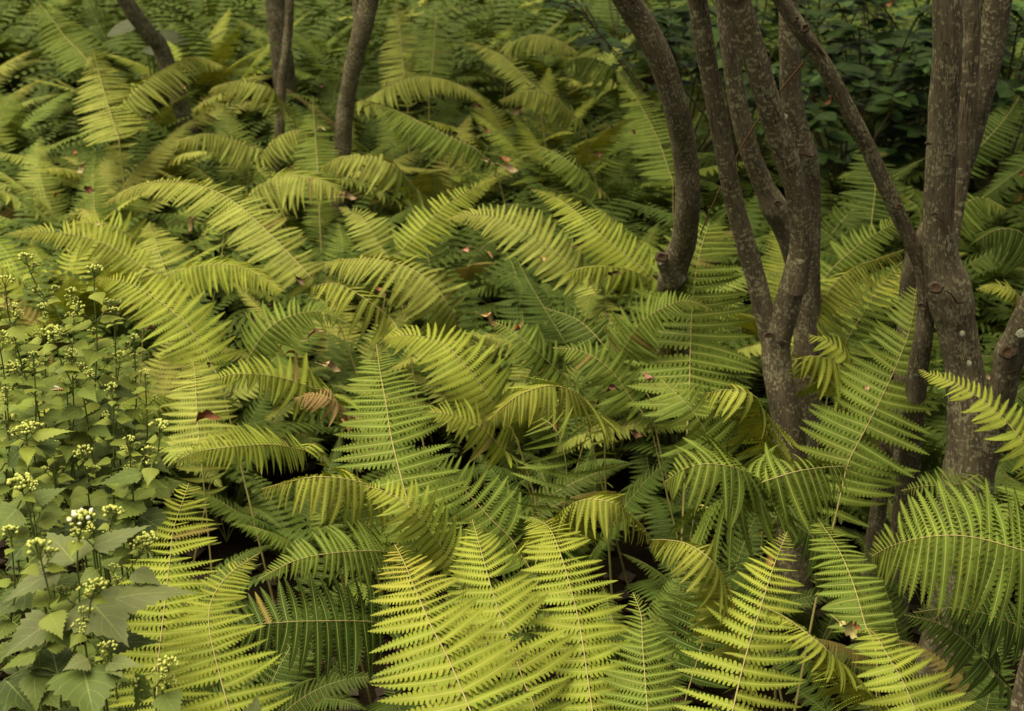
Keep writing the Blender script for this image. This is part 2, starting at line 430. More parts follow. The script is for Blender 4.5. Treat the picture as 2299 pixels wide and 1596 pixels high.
# ------------------------------------------------------------------ filler fronds (shared shapes)
def make_filler(seed, L, el0, el1, hw, droop, side=0.0):
    r = random.Random(seed)
    pts = [Vector((0, 0, 0))]; n = 44
    for i in range(n):
        t = (i + 0.5) / n
        e = R(el0 + (el1 - el0) * (t ** 1.5)); az = R(side * t * t)
        pts.append(pts[-1] + Vector((math.cos(e) * math.cos(az), math.cos(e) * math.sin(az), math.sin(e))) * (L / n))
    V, F, U = tube_data(pts, [0.0021 * (1.2 - i / n) for i in range(n + 1)], 4)
    stalk = mesh_from('frond_stalk', V, F, M_RACHIS, U)
    fr = frond_frames(pts, r.uniform(-14, 14))
    shapes = []
    for k in range(3):
        shapes.append(pinna_shape(nl=11, wid=0.25, bend=[0.05, 0.14, 0.2][k], droop=0.1 + droop * 0.5, twist=[0, .3, -.3][k], hi=False, seed=k))
    BV, BF, BU, BA = [], [], [], []
    s = 0.24 * L
    while s < L * 0.985:
        t = s / L; sb = (t - 0.24) / 0.76
        w = blade_width(sb, 0.45, 0.42, 0.85); k = t * n; q = min(int(k), n - 1); f = k - q
        p = pts[q].lerp(pts[q + 1], f); _, T, N, S = fr[q]
        for sgn in (1, -1):
            a = 80 - 8 * sb if sb < 0.6 else 75 - 65 * (sb - 0.6)
            a += 6 * mnoise.noise(Vector((s * 9, seed, sgn))) + r.uniform(-3, 3)
            d = T * math.cos(R(a)) + S * (sgn * math.sin(R(a)))
            d = (d + Vector((0, 0, -1)) * (droop * (0.8 + 0.5 * r.random()))).normalized()
            M = pinna_matrix(p, d, N + S * r.uniform(-.2, .2), hw * w * r.uniform(.93, 1.06), 1.0, -1 if sgn > 0 else 1)
            PV, PF, PU = shapes[r.randrange(3)]
            o = len(BV); va = r.uniform(-0.09, 0.09)
            for vv in PV: BV.append(M @ Vector(vv)); BA.append(va)
            BF.extend(tuple(x + o for x in fc) for fc in PF); BU.extend(PU)
        s += max(0.003, hw / 4.9 * (0.22 + 0.78 * w))
    leaf = mesh_from('frond_leaflets', BV, BF, M_PINNA, BU, attr=BA)
    top = [pts[int(n * t)] for t in (0.35, 0.5, 0.65, 0.8, 0.92, 1.0)]
    return stalk, leaf, top
FILLERS = []
for k in range(22):
    r = random.Random(100 + k)
    FILLERS.append(make_filler(200 + k, r.uniform(0.72, 0.95), r.uniform(66, 82), [-35, -10, 15, 35, -25, 5, 25][k % 7], r.uniform(0.095, 0.12), [0.08, 0.18, 0.3, 0.12, 0.42][k % 5], r.uniform(-40, 40)))

# ------------------------------------------------------------------ trees
def tree_path(pts):     # (u, v, y, width px) -> points and radii
    P, Rr = [], []
    for (u, v, y, w) in pts:
        p = at_y(u, v, y); P.append(p); Rr.append(0.5 * w * project(p)[2] / FPX)
    return P, Rr
def stem_mesh(name, P, Rr, parent, origin, seed, extend=1.6, root=True, sides=18, lumps=()):
    VIS = list(P); P = list(P); Rr = list(Rr)      # listed from top to bottom
    if extend:
        d = (P[0] - P[1]).normalized(); d2 = (d + Vector((0, 0, 0.8))).normalized(); q = P[0] + d * min(.25, extend * .3)
        P = [q + d2 * extend * .8, q + d2 * extend * 0.35, q] + P; Rr = [Rr[0] * 0.72, Rr[0] * 0.88, Rr[0] * .98] + Rr
    if root:
        b = P[-1]; d = (P[-1] - P[-2]).normalized()
        k = b.z / max(0.3, -d.z)
        g = b + Vector((d.x * k * 0.5, d.y * k * 0.3, -b.z))
        P += [b.lerp(g, 0.5), g + Vector((0, 0, -0.05))]; Rr += [Rr[-1] * 1.05, Rr[-1] * 1.45]
    P.reverse(); Rr.reverse()
    n = max(30, int(sum((a - b).length for a, b in zip(P, P[1:])) / 0.018))
    c = catmull(P, n); rad = [lerp_list(Rr, i / n) for i in range(n + 1)]
    def rf(i):
        r0 = rad[i]
        bulge = sum(h * math.exp(-((c[i] - lp).length / w) ** 2) for lp, h, w in lumps)
        def f(a):
            x = Vector((math.cos(a) * 1.1, math.sin(a) * 1.1, c[i].z * 9 + seed * 7.7))
            x2 = Vector((math.cos(a) * 2.6, math.sin(a) * 2.6, c[i].z * 34 + seed * 3.1))
            return r0 * (1 + 0.07 * mnoise.noise(x) + 0.035 * mnoise.noise(x2)) + bulge
        return f
    V, F, U = tube_data([p - origin for p in c], [rf(i) for i in range(n + 1)], sides)
    o = link(name, mesh_from(name, V, F, M_BARK, U), parent)
    zlow = VIS[-1].z + 0.03
    for i in range(0, n + 1, 3):
        pr = project(c[i])
        if c[i].z > zlow and -50 < pr[0] < W0 + 50 and -50 < pr[1] < H0: TREE_OCC.append((pr[0], pr[1], pr[2], rad[i] * FPX / pr[2]))
    return o
TREE_OCC = []
def knot(parent, origin, u, v, y, rpx, name='knot', squash=0.7, mat=None, depth=1.0, ang=0.0):
    """raised ring of bark round a dark hollow on the side that faces the camera"""
    p = at_y(u, v, y); k = project(p)[2] / FPX; r = rpx * k
    zc = (CP - p).normalized(); xc = Vector((math.cos(R(ang)), 0, math.sin(R(ang)))); xc = (xc - zc * xc.dot(zc)).normalized(); yc = zc.cross(xc)
    V, F, U, mi = [], [], [], []
    prof = [(1.5, -0.35), (1.25, 0.12), (1.0, 0.30), (0.72, 0.18), (0.45, -0.05 * depth), (0.0, -0.12 * depth)]
    n = 14
    rr = random.Random(int(u * 7 + v))
    wob = [1 + rr.uniform(-.14, .14) for _ in range(n)]
    for (q, h) in prof:
        for j in range(n):
            a = 2 * math.pi * j / n
            V.append(p - origin + xc * (r * q * wob[j] * math.cos(a)) + yc * (r * q * squash * wob[j] * math.sin(a)) + zc * (r * h * 0.8))
            U.append((r * q * math.cos(a), r * q * math.sin(a)))
    for i in range(len(prof) - 1):
        for j in range(n):
            a, b = i * n + j, i * n + (j + 1) % n
            F.append((a, b, b + n, a + n)); mi.append(0 if i < 2 else 1)
    o = link(name, mesh_from(name, V, F, [M_COLLAR, mat or M_SCAR], U, midx=mi), parent)
    return o
def scar(parent, origin, pts, y, wpx, name='bark_scar', mat=None):
    """narrow crack or torn strip along the bark, built as a thin ridge"""
    P = [at_y(u, v, y) for u, v in pts]; k = project(P[0])[2] / FPX
    c = catmull(P, 12)
    rad = [wpx * 0.5 * k * max(0.12, math.sin(math.pi * i / 12)) for i in range(13)]
    V, F, U = tube_data([q - origin for q in c], rad, 6)
    return link(name, mesh_from(name, V, F, mat or M_SCAR, U), parent)
def lichen(parent, origin, u, v, y, rpx):
    p = at_y(u, v, y); k = project(p)[2] / FPX; r = rpx * k; rr = random.Random(int(u + v))
    zc = (CP - p).normalized(); xc = Vector((1, 0, 0)); xc = (xc - zc * xc.dot(zc)).normalized(); yc = zc.cross(xc)
    V = [p - origin + zc * r * 0.22]; F = []
    for q, h in ((0.6, 0.18), (1.0, -0.05)):
        for j in range(11):
            a = 2 * math.pi * j / 11; w = 1 + rr.uniform(-.22, .22)
            V.append(p - origin + (xc * math.cos(a) + yc * math.sin(a) * 1.1) * r * q * w + zc * r * h)
    for j in range(11):
        a, b = 1 + j, 1 + (j + 1) % 11
        F.append((0, a, b)); F.append((a, a + 11, b + 11, b))
    link('lichen_patch', mesh_from('lichen_patch', V, F, M_LICHEN), parent)

def crown(parent, origin, centre, rx, ry, rz, n, seed):
    """unseen leaf canopy above the picture, sized and placed to shade the ferns: leaf-sized faces in clumps"""
    r = random.Random(seed); V, F, U = [], [], []
    cl = [Vector((r.gauss(0, .5) * rx, r.gauss(0, .5) * ry, r.uniform(-.6, .9) * rz)) for _ in range(40)]
    for _ in range(n):
        c = cl[r.randrange(40)] + Vector((r.gauss(0, .22), r.gauss(0, .22), r.gauss(0, .12))) + centre - origin
        a = r.uniform(0, 6.28); t = r.uniform(-.5, .5); L = r.uniform(.05, .085); w = L * .45
        x = Vector((math.cos(a), math.sin(a), t)).normalized(); y = Vector((-math.sin(a), math.cos(a), r.uniform(-.4, .4))).normalized()
        o = len(V); V += [c, c + x * L * .5 + y * w * .5, c + x * L, c + x * L * .5 - y * w * .5]; F.append((o, o + 1, o + 2, o + 3)); U += [(0, 0), (.5, .8), (1, 0), (.5, -.8)]
    o = link('crown', mesh_from('crown', V, F, M_SHRUB, U, smooth=False), parent, None, (0.09, 0.14, 0.03))
    return o

def make_tree(label, stems, centre, seed, group=None, crown_n=1500, crown_r=(1.0, 1.1, 0.5), lumps=(), has_crown=True, extend=1.9):
    P0, R0 = tree_path(stems[0]['p'])
    g = P0[-1]; origin = Vector((g.x, g.y, 0))
    t = thing('tree', label, 'tree', origin, group)
    tops = []
    for i, s in enumerate(stems):
        P, Rr = tree_path(s['p'])
        lm = [(at_y(u, v, y), h, w) for (u, v, y, h, w) in s.get('lumps', ())]
        stem_mesh(s.get('name', 'stem'), P, Rr, t, origin, seed * 10 + i, extend=s.get('ext', extend), root=s.get('root', True), lumps=lm)
        tops.append(P[0] + Vector((0.5, 0.9, 2.4)) if P[0].x > 0 else P[0] + Vector((0, .4, 2.2)))
    if has_crown:
        c = sum(tops, Vector()) / len(tops) if centre is None else centre
        crown(t, origin, c, *crown_r, crown_n, seed)
    return t, origin

# tree with one curved stem, cut stub at its foot
tA, oA = make_tree('single dark stem curving up to the upper left, stubbed at its foot', [
    {'name': 'trunk', 'p': [(1390, -30, 2.420, 60), (1408, 0, 2.430, 60), (1452, 72, 2.450, 60), (1488, 145, 2.470, 58), (1511, 217, 2.490, 57), (1528, 289, 2.520, 57), (1540, 362, 2.550, 55), (1544, 434, 2.570, 55), (1542, 490, 2.600, 56), (1534, 545, 2.640, 58), (1514, 600, 2.680, 62), (1508, 640, 2.74, 66), (1510, 690, 2.95, 70), (1514, 760, 3.25, 72)]},
    {'name': 'stub', 'p': [(1488, 580, 2.640, 34), (1500, 596, 2.650, 44), (1514, 625, 2.670, 56)], 'ext': 0, 'root': False}], None, 1, extend=1.8)
knot(tA, oA, 1486, 577, 2.615, 11, 'cut_stub_face', 0.8, M_WOOD)
for (u, v) in ((1536, 376), (1534, 388), (1505, 146)): knot(tA, oA, u, v, 2.50, 5, squash=0.35)
# forked tree: two stems rising from one short trunk
tB, oB = make_tree('forked tree whose two stems meet low among the ferns', [
    {'name': 'trunk', 'p': [(1796, 570, 2.40, 52), (1766, 690, 2.42, 58), (1744, 765, 2.43, 62), (1745, 830, 2.43, 66), (1758, 900, 2.42, 66), (1772, 985, 2.42, 74)], 'ext': 0, 'lumps': [(1738, 785, 2.40, 0.003, 0.02), (1738, 820, 2.41, 0.003, 0.02)]},
    {'name': 'stem', 'p': [(1647, -30, 2.25, 58), (1656, 0, 2.26, 58), (1700, 145, 2.29, 55), (1743, 289, 2.33, 55), (1768, 362, 2.35, 54), (1790, 434, 2.37, 53), (1799, 510, 2.39, 51), (1796, 570, 2.40, 52), (1782, 651, 2.41, 55)], 'root': False},
    {'name': 'stem', 'p': [(1562, -30, 2.28, 45), (1580, 90, 2.31, 44), (1603, 220, 2.34, 43), (1628, 350, 2.37, 43), (1652, 470, 2.40, 43), (1684, 580, 2.42, 45), (1710, 680, 2.43, 46), (1730, 760, 2.44, 48), (1742, 820, 2.44, 48)], 'root': False}], None, 2, extend=1.8)
knot(tB, oB, 1727, 752, 2.40, 9, squash=.5); knot(tB, oB, 1755, 768, 2.40, 7, squash=.4)
for (u, v) in ((1607, 218), (1612, 240), (1629, 399), (1637, 463), (1620, 400)): knot(tB, oB, u, v, 2.33, 4.5, squash=.45)
scar(tB, oB, [(1731, 222), (1744, 250), (1756, 275)], 2.29, 4); scar(tB, oB, [(1655, 350), (1656, 362), (1655, 372)], 2.36, 4)
# pair of stems behind the fork
tC, oC = make_tree('pair of slimmer lichen-marked stems behind the forked tree', [
    {'name': 'stem', 'p': [(1620, -30, 2.70, 38), (1638, 110, 2.72, 40), (1657, 230, 2.74, 42), (1680, 330, 2.76, 44), (1708, 400, 2.78, 46), (1742, 474, 2.80, 48), (1774, 550, 2.82, 48), (1797, 630, 2.84, 50), (1806, 710, 2.84, 52), (1808, 790, 2.84, 54)], 'lumps': [(1738, 468, 2.79, 0.006, 0.03)]},
    {'name': 'stem', 'p': [(1770, -30, 2.78, 44), (1773, 120, 2.80, 46), (1778, 220, 2.82, 48), (1797, 310, 2.84, 48), (1817, 390, 2.86, 44), (1822, 470, 2.88, 40), (1821, 580, 2.9, 40), (1825, 690, 2.92, 36), (1828, 790, 2.92, 38)], 'lumps': [(1806, 345, 2.86, 0.006, 0.03)]}], None, 3, extend=1.8)
lichen(tC, oC, 1762, 262, 2.76, 6); lichen(tC, oC, 1790, 372, 2.83, 5); lichen(tC, oC, 1790, 480, 2.84, 6)
scar(tC, oC, [(1785, 352), (1800, 346), (1822, 352), (1834, 345)], 2.81, 5); knot(tC, oC, 1747, 456, 2.755, 8, squash=.6)
# slanting stem
tD, oD = make_tree('slim stem slanting from upper left down to the thick right trunk', [
    {'name': 'trunk', 'p': [(1735, -30, 2.05, 36), (1793, 60, 2.07, 36), (1858, 160, 2.10, 37), (1923, 280, 2.13, 37), (1975, 390, 2.16, 36), (2012, 470, 2.18, 35), (2046, 545, 2.20, 36), (2070, 605, 2.21, 37), (2078, 680, 2.22, 37), (2072, 760, 2.23, 42), (2060, 830, 2.26, 46), (2054, 900, 2.28, 46), (2046, 1000, 2.32, 48), (2032, 1130, 2.36, 54)], 'ext': 1.9},
    {'name': 'stem', 'p': [(2002, 930, 2.40, 26), (1992, 990, 2.40, 30), (1982, 1080, 2.42, 34), (1966, 1190, 2.44, 40)], 'ext': 0}], None, 4)
scar(tD, oD, [(1820, 88), (1838, 108), (1852, 134)], 2.055, 9, 'torn_bark', M_WOOD); scar(tD, oD, [(1826, 92), (1842, 112), (1856, 130)], 2.045, 5, 'torn_bark', M_SCAR)
knot(tD, oD, 1808, 62, 2.05, 8, squash=.9, ang=50); knot(tD, oD, 1788, 42, 2.05, 6, squash=.6, ang=50); knot(tD, oD, 1820, 124, 2.06, 3.5); knot(tD, oD, 2018, 463, 2.155, 6, squash=.9); knot(tD, oD, 1942, 296, 2.11, 4, squash=.6); knot(tD, oD, 2068, 685, 2.195, 8, squash=.4)
# thick right tree
tE, oE = make_tree('thick pale-blotched trunk at the right with a broken branch collar', [
    {'name': 'trunk', 'p': [(2127, -30, 2.10, 66), (2126, 120, 2.11, 67), (2118, 260, 2.13, 67), (2110, 400, 2.15, 68), (2107, 500, 2.16, 70), (2114, 580, 2.17, 78), (2130, 650, 2.18, 88), (2146, 730, 2.19, 86), (2162, 810, 2.20, 84), (2174, 900, 2.20, 92), (2178, 1000, 2.20, 104), (2170, 1095, 2.20, 116)], 'lumps': [(2115, 650, 2.17, 0.006, 0.03), (2140, 690, 2.18, 0.004, 0.02)]},
    {'name': 'stem', 'p': [(2182, -30, 2.24, 42), (2178, 120, 2.25, 44), (2170, 260, 2.26, 44), (2158, 380, 2.27, 42), (2142, 480, 2.27, 40), (2126, 570, 2.25, 44), (2120, 640, 2.23, 48)], 'root': False},
    {'name': 'branch', 'p': [(2330, 660, 2.06, 60), (2296, 730, 2.09, 62), (2268, 800, 2.12, 64), (2250, 880, 2.14, 62), (2228, 960, 2.17, 60), (2206, 1040, 2.19, 66), (2190, 1100, 2.2, 70)], 'root': False, 'ext': 0.5, 'lumps': [(2268, 790, 2.12, 0.004, 0.02)]}], None, 5, extend=1.9)
knot(tE, oE, 2100, 645, 2.125, 12, 'broken_branch_knot', .8, M_WOOD); scar(tE, oE, [(2112, 648), (2135, 660), (2150, 680), (2172, 676)], 2.135, 5); 
knot(tE, oE, 2261, 790, 2.085, 13, 'cut_branch_face', .95, M_WOOD); scar(tE, oE, [(2250, 838), (2270, 835), (2296, 824)], 2.085, 4)
lichen(tE, oE, 2161, 748, 2.145, 6); lichen(tE, oE, 2176, 815, 2.15, 6); lichen(tE, oE, 2290, 748, 2.055, 9)
for (u, v) in ((2128, 348), (2084, 322), (2100, 480)): knot(tE, oE, u, v, 2.10, 6, squash=.45)
scar(tE, oE, [(2112, 92), (2124, 98), (2132, 106)], 2.075, 4); scar(tE, oE, [(2098, 486), (2110, 492), (2121, 502)], 2.115, 4)
# leaning stem behind the thick tree
tF, oF = make_tree('smooth grey-brown stem leaning right behind the thick right trunk', [
    {'name': 'trunk', 'p': [(2246, -30, 2.62, 62), (2222, 120, 2.64, 60), (2190, 260, 2.66, 56), (2150, 390, 2.68, 50), (2102, 490, 2.70, 46), (2062, 560, 2.72, 46), (2045, 630, 2.74, 46), (2040, 720, 2.76, 48)]}], None, 6, extend=1.8)
# foot of another stem at the lower right corner
tG, oG = make_tree('dark foot of a stem in the lower right corner', [
    {'name': 'trunk', 'p': [(2335, 1420, 1.34, 40), (2316, 1480, 1.35, 46), (2300, 1560, 1.36, 52), (2292, 1620, 1.36, 56)], 'ext': 0.15}], None, 7, has_crown=False)
# slim trunks far left
tH, oH = make_tree('dark slim trunk with a twin stem, in the blurred ferns at top', [
    {'name': 'trunk', 'p': [(834, -30, 4.66, 44), (815, 60, 4.66, 45), (797, 130, 4.68, 40), (783, 200, 4.7, 37), (772, 280, 4.72, 40)]},
    {'name': 'stem', 'p': [(798, -30, 4.66, 18), (802, 20, 4.66, 20), (806, 60, 4.66, 24)], 'root': False}], None, 8, crown_r=(1.3, 1.2, 0.5), crown_n=5200, extend=1.6)  # crown enlarged out of view to shade the far ferns
tI, oI = make_tree('thinnest dark upright stem among the blurred ferns at top', [
    {'name': 'trunk', 'p': [(652, -30, 5.3, 20), (648, 60, 5.3, 20), (640, 130, 5.3, 20), (632, 190, 5.3, 22)]}], None, 9, crown_r=(1.3, 1.2, 0.5), crown_n=4600, extend=1.6)
tJ, oJ = make_tree('stout grey stem leaning to the left at the top edge', [
    {'name': 'trunk', 'p': [(262, -30, 5.75, 34), (300, 30, 5.8, 36), (338, 80, 5.85, 36), (364, 116, 5.9, 38)]}], None, 10, crown_r=(1.3, 1.2, 0.5), crown_n=4600, extend=1.6)
tK, oK = make_tree('dim brown trunk cut by the top edge behind the thinnest stem', [
    {'name': 'trunk', 'p': [(612, -30, 6.5, 44), (620, 20, 6.5, 46), (626, 60, 6.5, 48)]}], None, 11, has_crown=False, extend=1.5)

# ------------------------------------------------------------------ ferns placed one by one (frond paths from the stalk to the tip)
def clamp_base(p0, d0):
    h = Vector((d0.x, d0.y, 0)); h = h.normalized() if h.length > 1e-4 else Vector((0, 1, 0))
    b = p0 - h * (0.10 + 0.12 * p0.z); b.z = 0.0
    return b
HEROES = [
 # ---- front row
 ('broad bright fern at bottom centre whose frond tip is yellowed and browned', [((1062, 1610, .72), (1011, 1489, .745), (966, 1401, .765), (934, 1327, .775), (908, 1265, .775), (886, 1222, .77))], 200, G_BRIGHT, dict(dens=5.0, f0=1.0, peak=.05, tip_pow=.62, ang=(84, 70, 40), droop=.12, tipcol=(.34, .29, .06))),
 ('tall bright fern just right of the browned bottom-centre one, narrow upright tip', [((1175, 1530, .66), (1156, 1471, .68), (1120, 1373, .71), (1096, 1295, .73), (1074, 1215, .745), (1060, 1166, .745))], 160, G_BRIGHT, dict(dens=4.6, f0=1.0, peak=.05, tip_pow=.7, ang=(78, 66, 40), droop=.1)),
 ('fern with long straw-coloured rib rising at bottom, left of centre right', [((1332, 1612, .62), (1302, 1408, .68), (1274, 1295, .71), (1249, 1218, .72), (1228, 1180, .715), (1190, 1160, .70))], 135, G_BRIGHT, dict(dens=4.5, f0=.95, peak=.2, tip_pow=.5, ang=(82, 78, 60), droop=.1)),
 ('narrow fern with a small curled tip at bottom, between two broader ones', [((1455, 1612, .64), (1448, 1520, .66), (1442, 1439, .68), (1439, 1380, .69), (1421, 1330, .70))], 118, G_MID, dict(dens=4.8, f0=1.0, peak=.1, tip_pow=.7, ang=(76, 66, 45))),
 ('upright yellow-green fern with wide-spaced leaflets, right of bottom centre', [((1640, 1615, .66), (1671, 1485, .70), (1706, 1369, .74), (1741, 1260, .77), (1768, 1193, .78))], 150, G_BRIGHT, dict(dens=4.5, f0=.95, peak=.2, tip_pow=.72, ang=(84, 76, 50), wide=.85)),
 ('fern hidden in shade behind the wide-spaced upright one', [((1560, 1500, .5), (1590, 1390, .56), (1600, 1290, .60), (1580, 1200, .62))], 120, G_DEEP_SHADE, dict(dens=4.6)),
 ('drooping yellowish fern frond with browned leaflet ends hanging in front', [((1660, 1440, .62), (1640, 1330, .73), (1600, 1262, .79), (1545, 1222, .80), (1495, 1212, .785), (1462, 1212, .76))], 95, G_YEL, dict(dens=5.5, droop=.75, f0=.9, peak=.3, ang=(88, 80, 60), roll=-8)),
 ('wide arching fern at the right edge with hanging comb of leaflets', [((2345, 1255, .66), (2299, 1237, .68), (2191, 1207, .70), (2114, 1202, .70), (2051, 1211, .685), (1998, 1227, .66), (1955, 1250, .63))], 190, G_MID, dict(dens=8.6, wide=.8, droop=.28, f0=1.0, peak=.45, tip_pow=.6, ang=(96, 88, 55), straw=STRAW, face=.6)),
 ('short fern with few broad leaflets left of the wide arching one', [((1942, 1402, .66), (1924, 1337, .68), (1907, 1288, .69), (1882, 1232, .695), (1854, 1190, .69), (1832, 1158, .68))], 84, G_MID, dict(dens=3.6, wide=1.35, f0=.95, peak=.3, tip_pow=.6)),
 ('bright fern reaching up from the bottom edge, right of the fallen oak leaf', [((2062, 1612, .72), (2026, 1527, .745), (1998, 1482, .755), (1970, 1432, .76), (1952, 1412, .755))], 145, G_BRIGHT, dict(dens=5.0, f0=1.0, peak=.1, tip_pow=.55, ang=(86, 78, 60), ratio=.8)),
 ('bent yellow-green fern tip crossing in front of the wide-spaced fern', [((1960, 1570, .60), (1915, 1512, .72), (1880, 1480, .775), (1833, 1439, .80), (1770, 1390, .80), (1712, 1360, .785))], 78, G_BRIGHT, dict(dens=4.6, droop=.5, f0=.9, roll=10, ang=(84, 76, 50))),
 ('pale fern poking in from the right edge above the wide arching one', [((2330, 1100, .62), (2290, 1138, .63), (2245, 1172, .62), (2215, 1195, .6))], 75, G_MID, dict(dens=3.6, wide=1.1)),
 ('small dim fern between the dark trunk feet', [((2160, 1085, .55), (2118, 1089, .56), (2070, 1091, .56), (2022, 1102, .54))], 52, G_MID, dict(dens=3.3, ang=(92, 86, 60), f0=1.0)),
 ('fern hanging over from the left with long drooping leaflets, below the fork', [((1590, 1140, .64), (1643, 1109, .70), (1727, 1077, .74), (1790, 1058, .75), (1850, 1049, .745), (1912, 1046, .73))], 135, G_MID, dict(dens=5.4, droop=.5, face=.6, f0=.8, peak=.35, ang=(96, 88, 60))),
 ('large domed fern with overlapping leaflets below the forked tree', [((1725, 1095, .70), (1680, 1062, .765), (1630, 1045, .79), (1575, 1042, .795), (1530, 1056, .78), (1490, 1085, .75))], 165, G_MID, dict(dens=6.4, face=.5, droop=.28, f0=.8, peak=.45, tip_pow=.7, ang=(98, 88, 55))),
 ('big mid-green fern standing upright in the middle with dark rib shadow', [((925, 1165, .66), (899, 1066, .70), (878, 980, .735), (867, 909, .76), (853, 832, .78), (845, 772, .785))], 148, G_MID, dict(dens=5.3, f0=1.0, peak=.2, tip_pow=.6, ang=(88, 72, 42))),
 ('light fern arching left with upright broad leaflets, behind the big middle fern', [((745, 890, .60), (702, 871, .64), (632, 848, .67), (561, 839, .69), (510, 843, .69), (470, 860, .67))], 88, G_BRIGHT, dict(dens=3.9, wide=1.15, f0=1.0, ang=(92, 86, 60), ratio=1.0)),
 ('pale fern with a straight rib beside the white-flowered herbs', [((447, 985, .58), (443, 944, .60), (440, 880, .63), (437, 838, .64), (430, 806, .64))], 98, G_PALE, dict(dens=5.2, f0=1.0, peak=.1, tip_pow=.6)),
 ('bright fern lying flat to the left above the dark hollow', [((680, 1010, .66), (617, 999, .70), (560, 1000, .72), (510, 1004, .73), (457, 1011, .725), (415, 1025, .71), (370, 1056, .69))], 72, G_BRIGHT, dict(dens=4.8, droop=.2, f0=.7, peak=.4, ang=(86, 80, 55), roll=-6)),
 ('tall fern with a straight tan rib beside the herbs at lower left', [((352, 1560, .62), (355, 1489, .64), (366, 1387, .67), (380, 1264, .70), (390, 1186, .72), (411, 1123, .73), (424, 1084, .735))], 142, G_BRIGHT, dict(dens=4.9, f0=.85, peak=.4, tip_pow=.5, ang=(84, 72, 48), wide=.9)),
 ('fern with an S-bent pale rib at bottom left', [((520, 1612, .70), (496, 1527, .725), (471, 1422, .75), (471, 1362, .765), (492, 1316, .775), (527, 1278, .78), (584, 1240, .775))], 150, G_BRIGHT, dict(dens=5.4, f0=1.0, peak=.2, tip_pow=.9, ang=(86, 76, 48), wide=.9, ratio=.95)),
 ('dark fern lying horizontal in shade at bottom left of centre', [((850, 1398, .56), (807, 1394, .575), (702, 1394, .595), (632, 1397, .60), (561, 1404, .60), (490, 1418, .59))], 130, G_DEEP_SHADE, dict(dens=5.0, f0=1.0, peak=.45, tip_pow=.6, ang=(94, 88, 60), droop=.15)),
 ('grey-green fern bowing left over the dark horizontal one', [((900, 1243, .62), (843, 1237, .655), (772, 1239, .675), (702, 1248, .68), (649, 1264, .675), (578, 1302, .655))], 102, G_MID, dict(dens=5.4, f0=1.0, peak=.3, droop=.15, ang=(96, 86, 55))),
 ('fern with a fringe of hanging brown-spotted leaflets left of centre', [((895, 1105, .66), (843, 1093, .70), (786, 1077, .725), (720, 1070, .735), (667, 1077, .725), (586, 1098, .69))], 100, G_YEL, dict(dens=5.6, droop=.6, f0=.9, ang=(92, 84, 55))),
 ('bright small fern slanting up left just below the big middle fern', [((1020, 1270, .62), (1001, 1242, .64), (966, 1193, .68), (931, 1148, .715), (895, 1119, .73), (855, 1100, .735), (815, 1090, .73))], 92, G_BRIGHT, dict(dens=4.2, f0=.9, peak=.4, tip_pow=.7, ang=(76, 70, 50))),
 ('green fern with a long slanting rib right of the big middle fern', [((1165, 1240, .54), (1145, 1207, .56), (1106, 1169, .585), (1054, 1112, .615), (994, 1058, .64), (950, 1015, .65))], 118, G_MID, dict(dens=4.2, f0=1.0, peak=.3, tip_pow=.7, wide=.85)),
 ('yellowing speckled fern mound drooping to the right at centre', [((1225, 1190, .60), (1262, 1148, .70), (1310, 1122, .745), (1370, 1128, .75), (1420, 1160, .72), (1465, 1210, .67))], 92, G_YEL, dict(dens=5.8, droop=.55, f0=.8, peak=.4, ang=(94, 86, 55))),
 ('fern with edge-on wiry leaflets and a bare green rib at centre', [((1263, 1172, .58), (1272, 1066, .66), (1262, 997, .71), (1244, 959, .735), (1215, 938, .74))], 135, G_MID, dict(dens=4.0, f0=.95, peak=.3, tip_pow=.4, roll=0, ang=(86, 78, 66), straw=STRAW_G, wide=.42)),
 ('great dark-ribbed fern standing upright in front of the stubbed stem', [((1546, 905, .52), (1548, 860, .54), (1551, 751, .60), (1558, 646, .68), (1572, 565, .745), (1592, 500, .79))], 158, G_MID, dict(dens=6.0, f0=.8, peak=.4, tip_pow=.42, ang=(92, 80, 60), droop=.14, straw=STRAW)),
 ('fern with long forward leaflets below the great upright fern', [((1615, 1030, .62), (1587, 976, .66), (1565, 937, .69), (1530, 895, .715), (1484, 852, .725))], 125, G_MID, dict(dens=5.0, f0=1.0, peak=.2, tip_pow=.6, ang=(86, 78, 52))),
 ('yellow-tipped fern bowing over the foot of the forked tree', [((1716, 990, .60), (1709, 930, .68), (1700, 895, .72), (1665, 878, .735), (1620, 876, .73), (1576, 886, .71))], 95, G_YEL, dict(dens=4.4, droop=.45, f0=.9, ang=(90, 82, 55), straw=STRAW_G)),
 ('lacy yellow fern mound hanging down at centre', [((1340, 930, .58), (1300, 885, .665), (1240, 866, .70), (1180, 880, .70), (1135, 908, .68), (1095, 945, .65))], 92, G_YEL, dict(dens=6.6, droop=.5, f0=.7, peak=.45, wide=.85)),
 ('bright fern with a long tan rib curving down right, upper centre', [((1115, 915, .56), (1096, 888, .585), (1054, 829, .63), (1018, 790, .655), (983, 765, .665), (920, 752, .665), (860, 762, .65))], 96, G_BRIGHT, dict(dens=5.2, f0=.9, peak=.35, tip_pow=.6)),
 ('fern arching left with a fringe of leaflets and dark bare stalk', [((1030, 745, .5), (1022, 723, .53), (1001, 677, .58), (966, 632, .62), (913, 600, .645), (843, 582, .65), (780, 582, .64), (726, 590, .625))], 78, G_PALE, dict(dens=5.6, droop=.35, f0=.9, peak=.5, tip_pow=.7, ang=(90, 84, 55))),
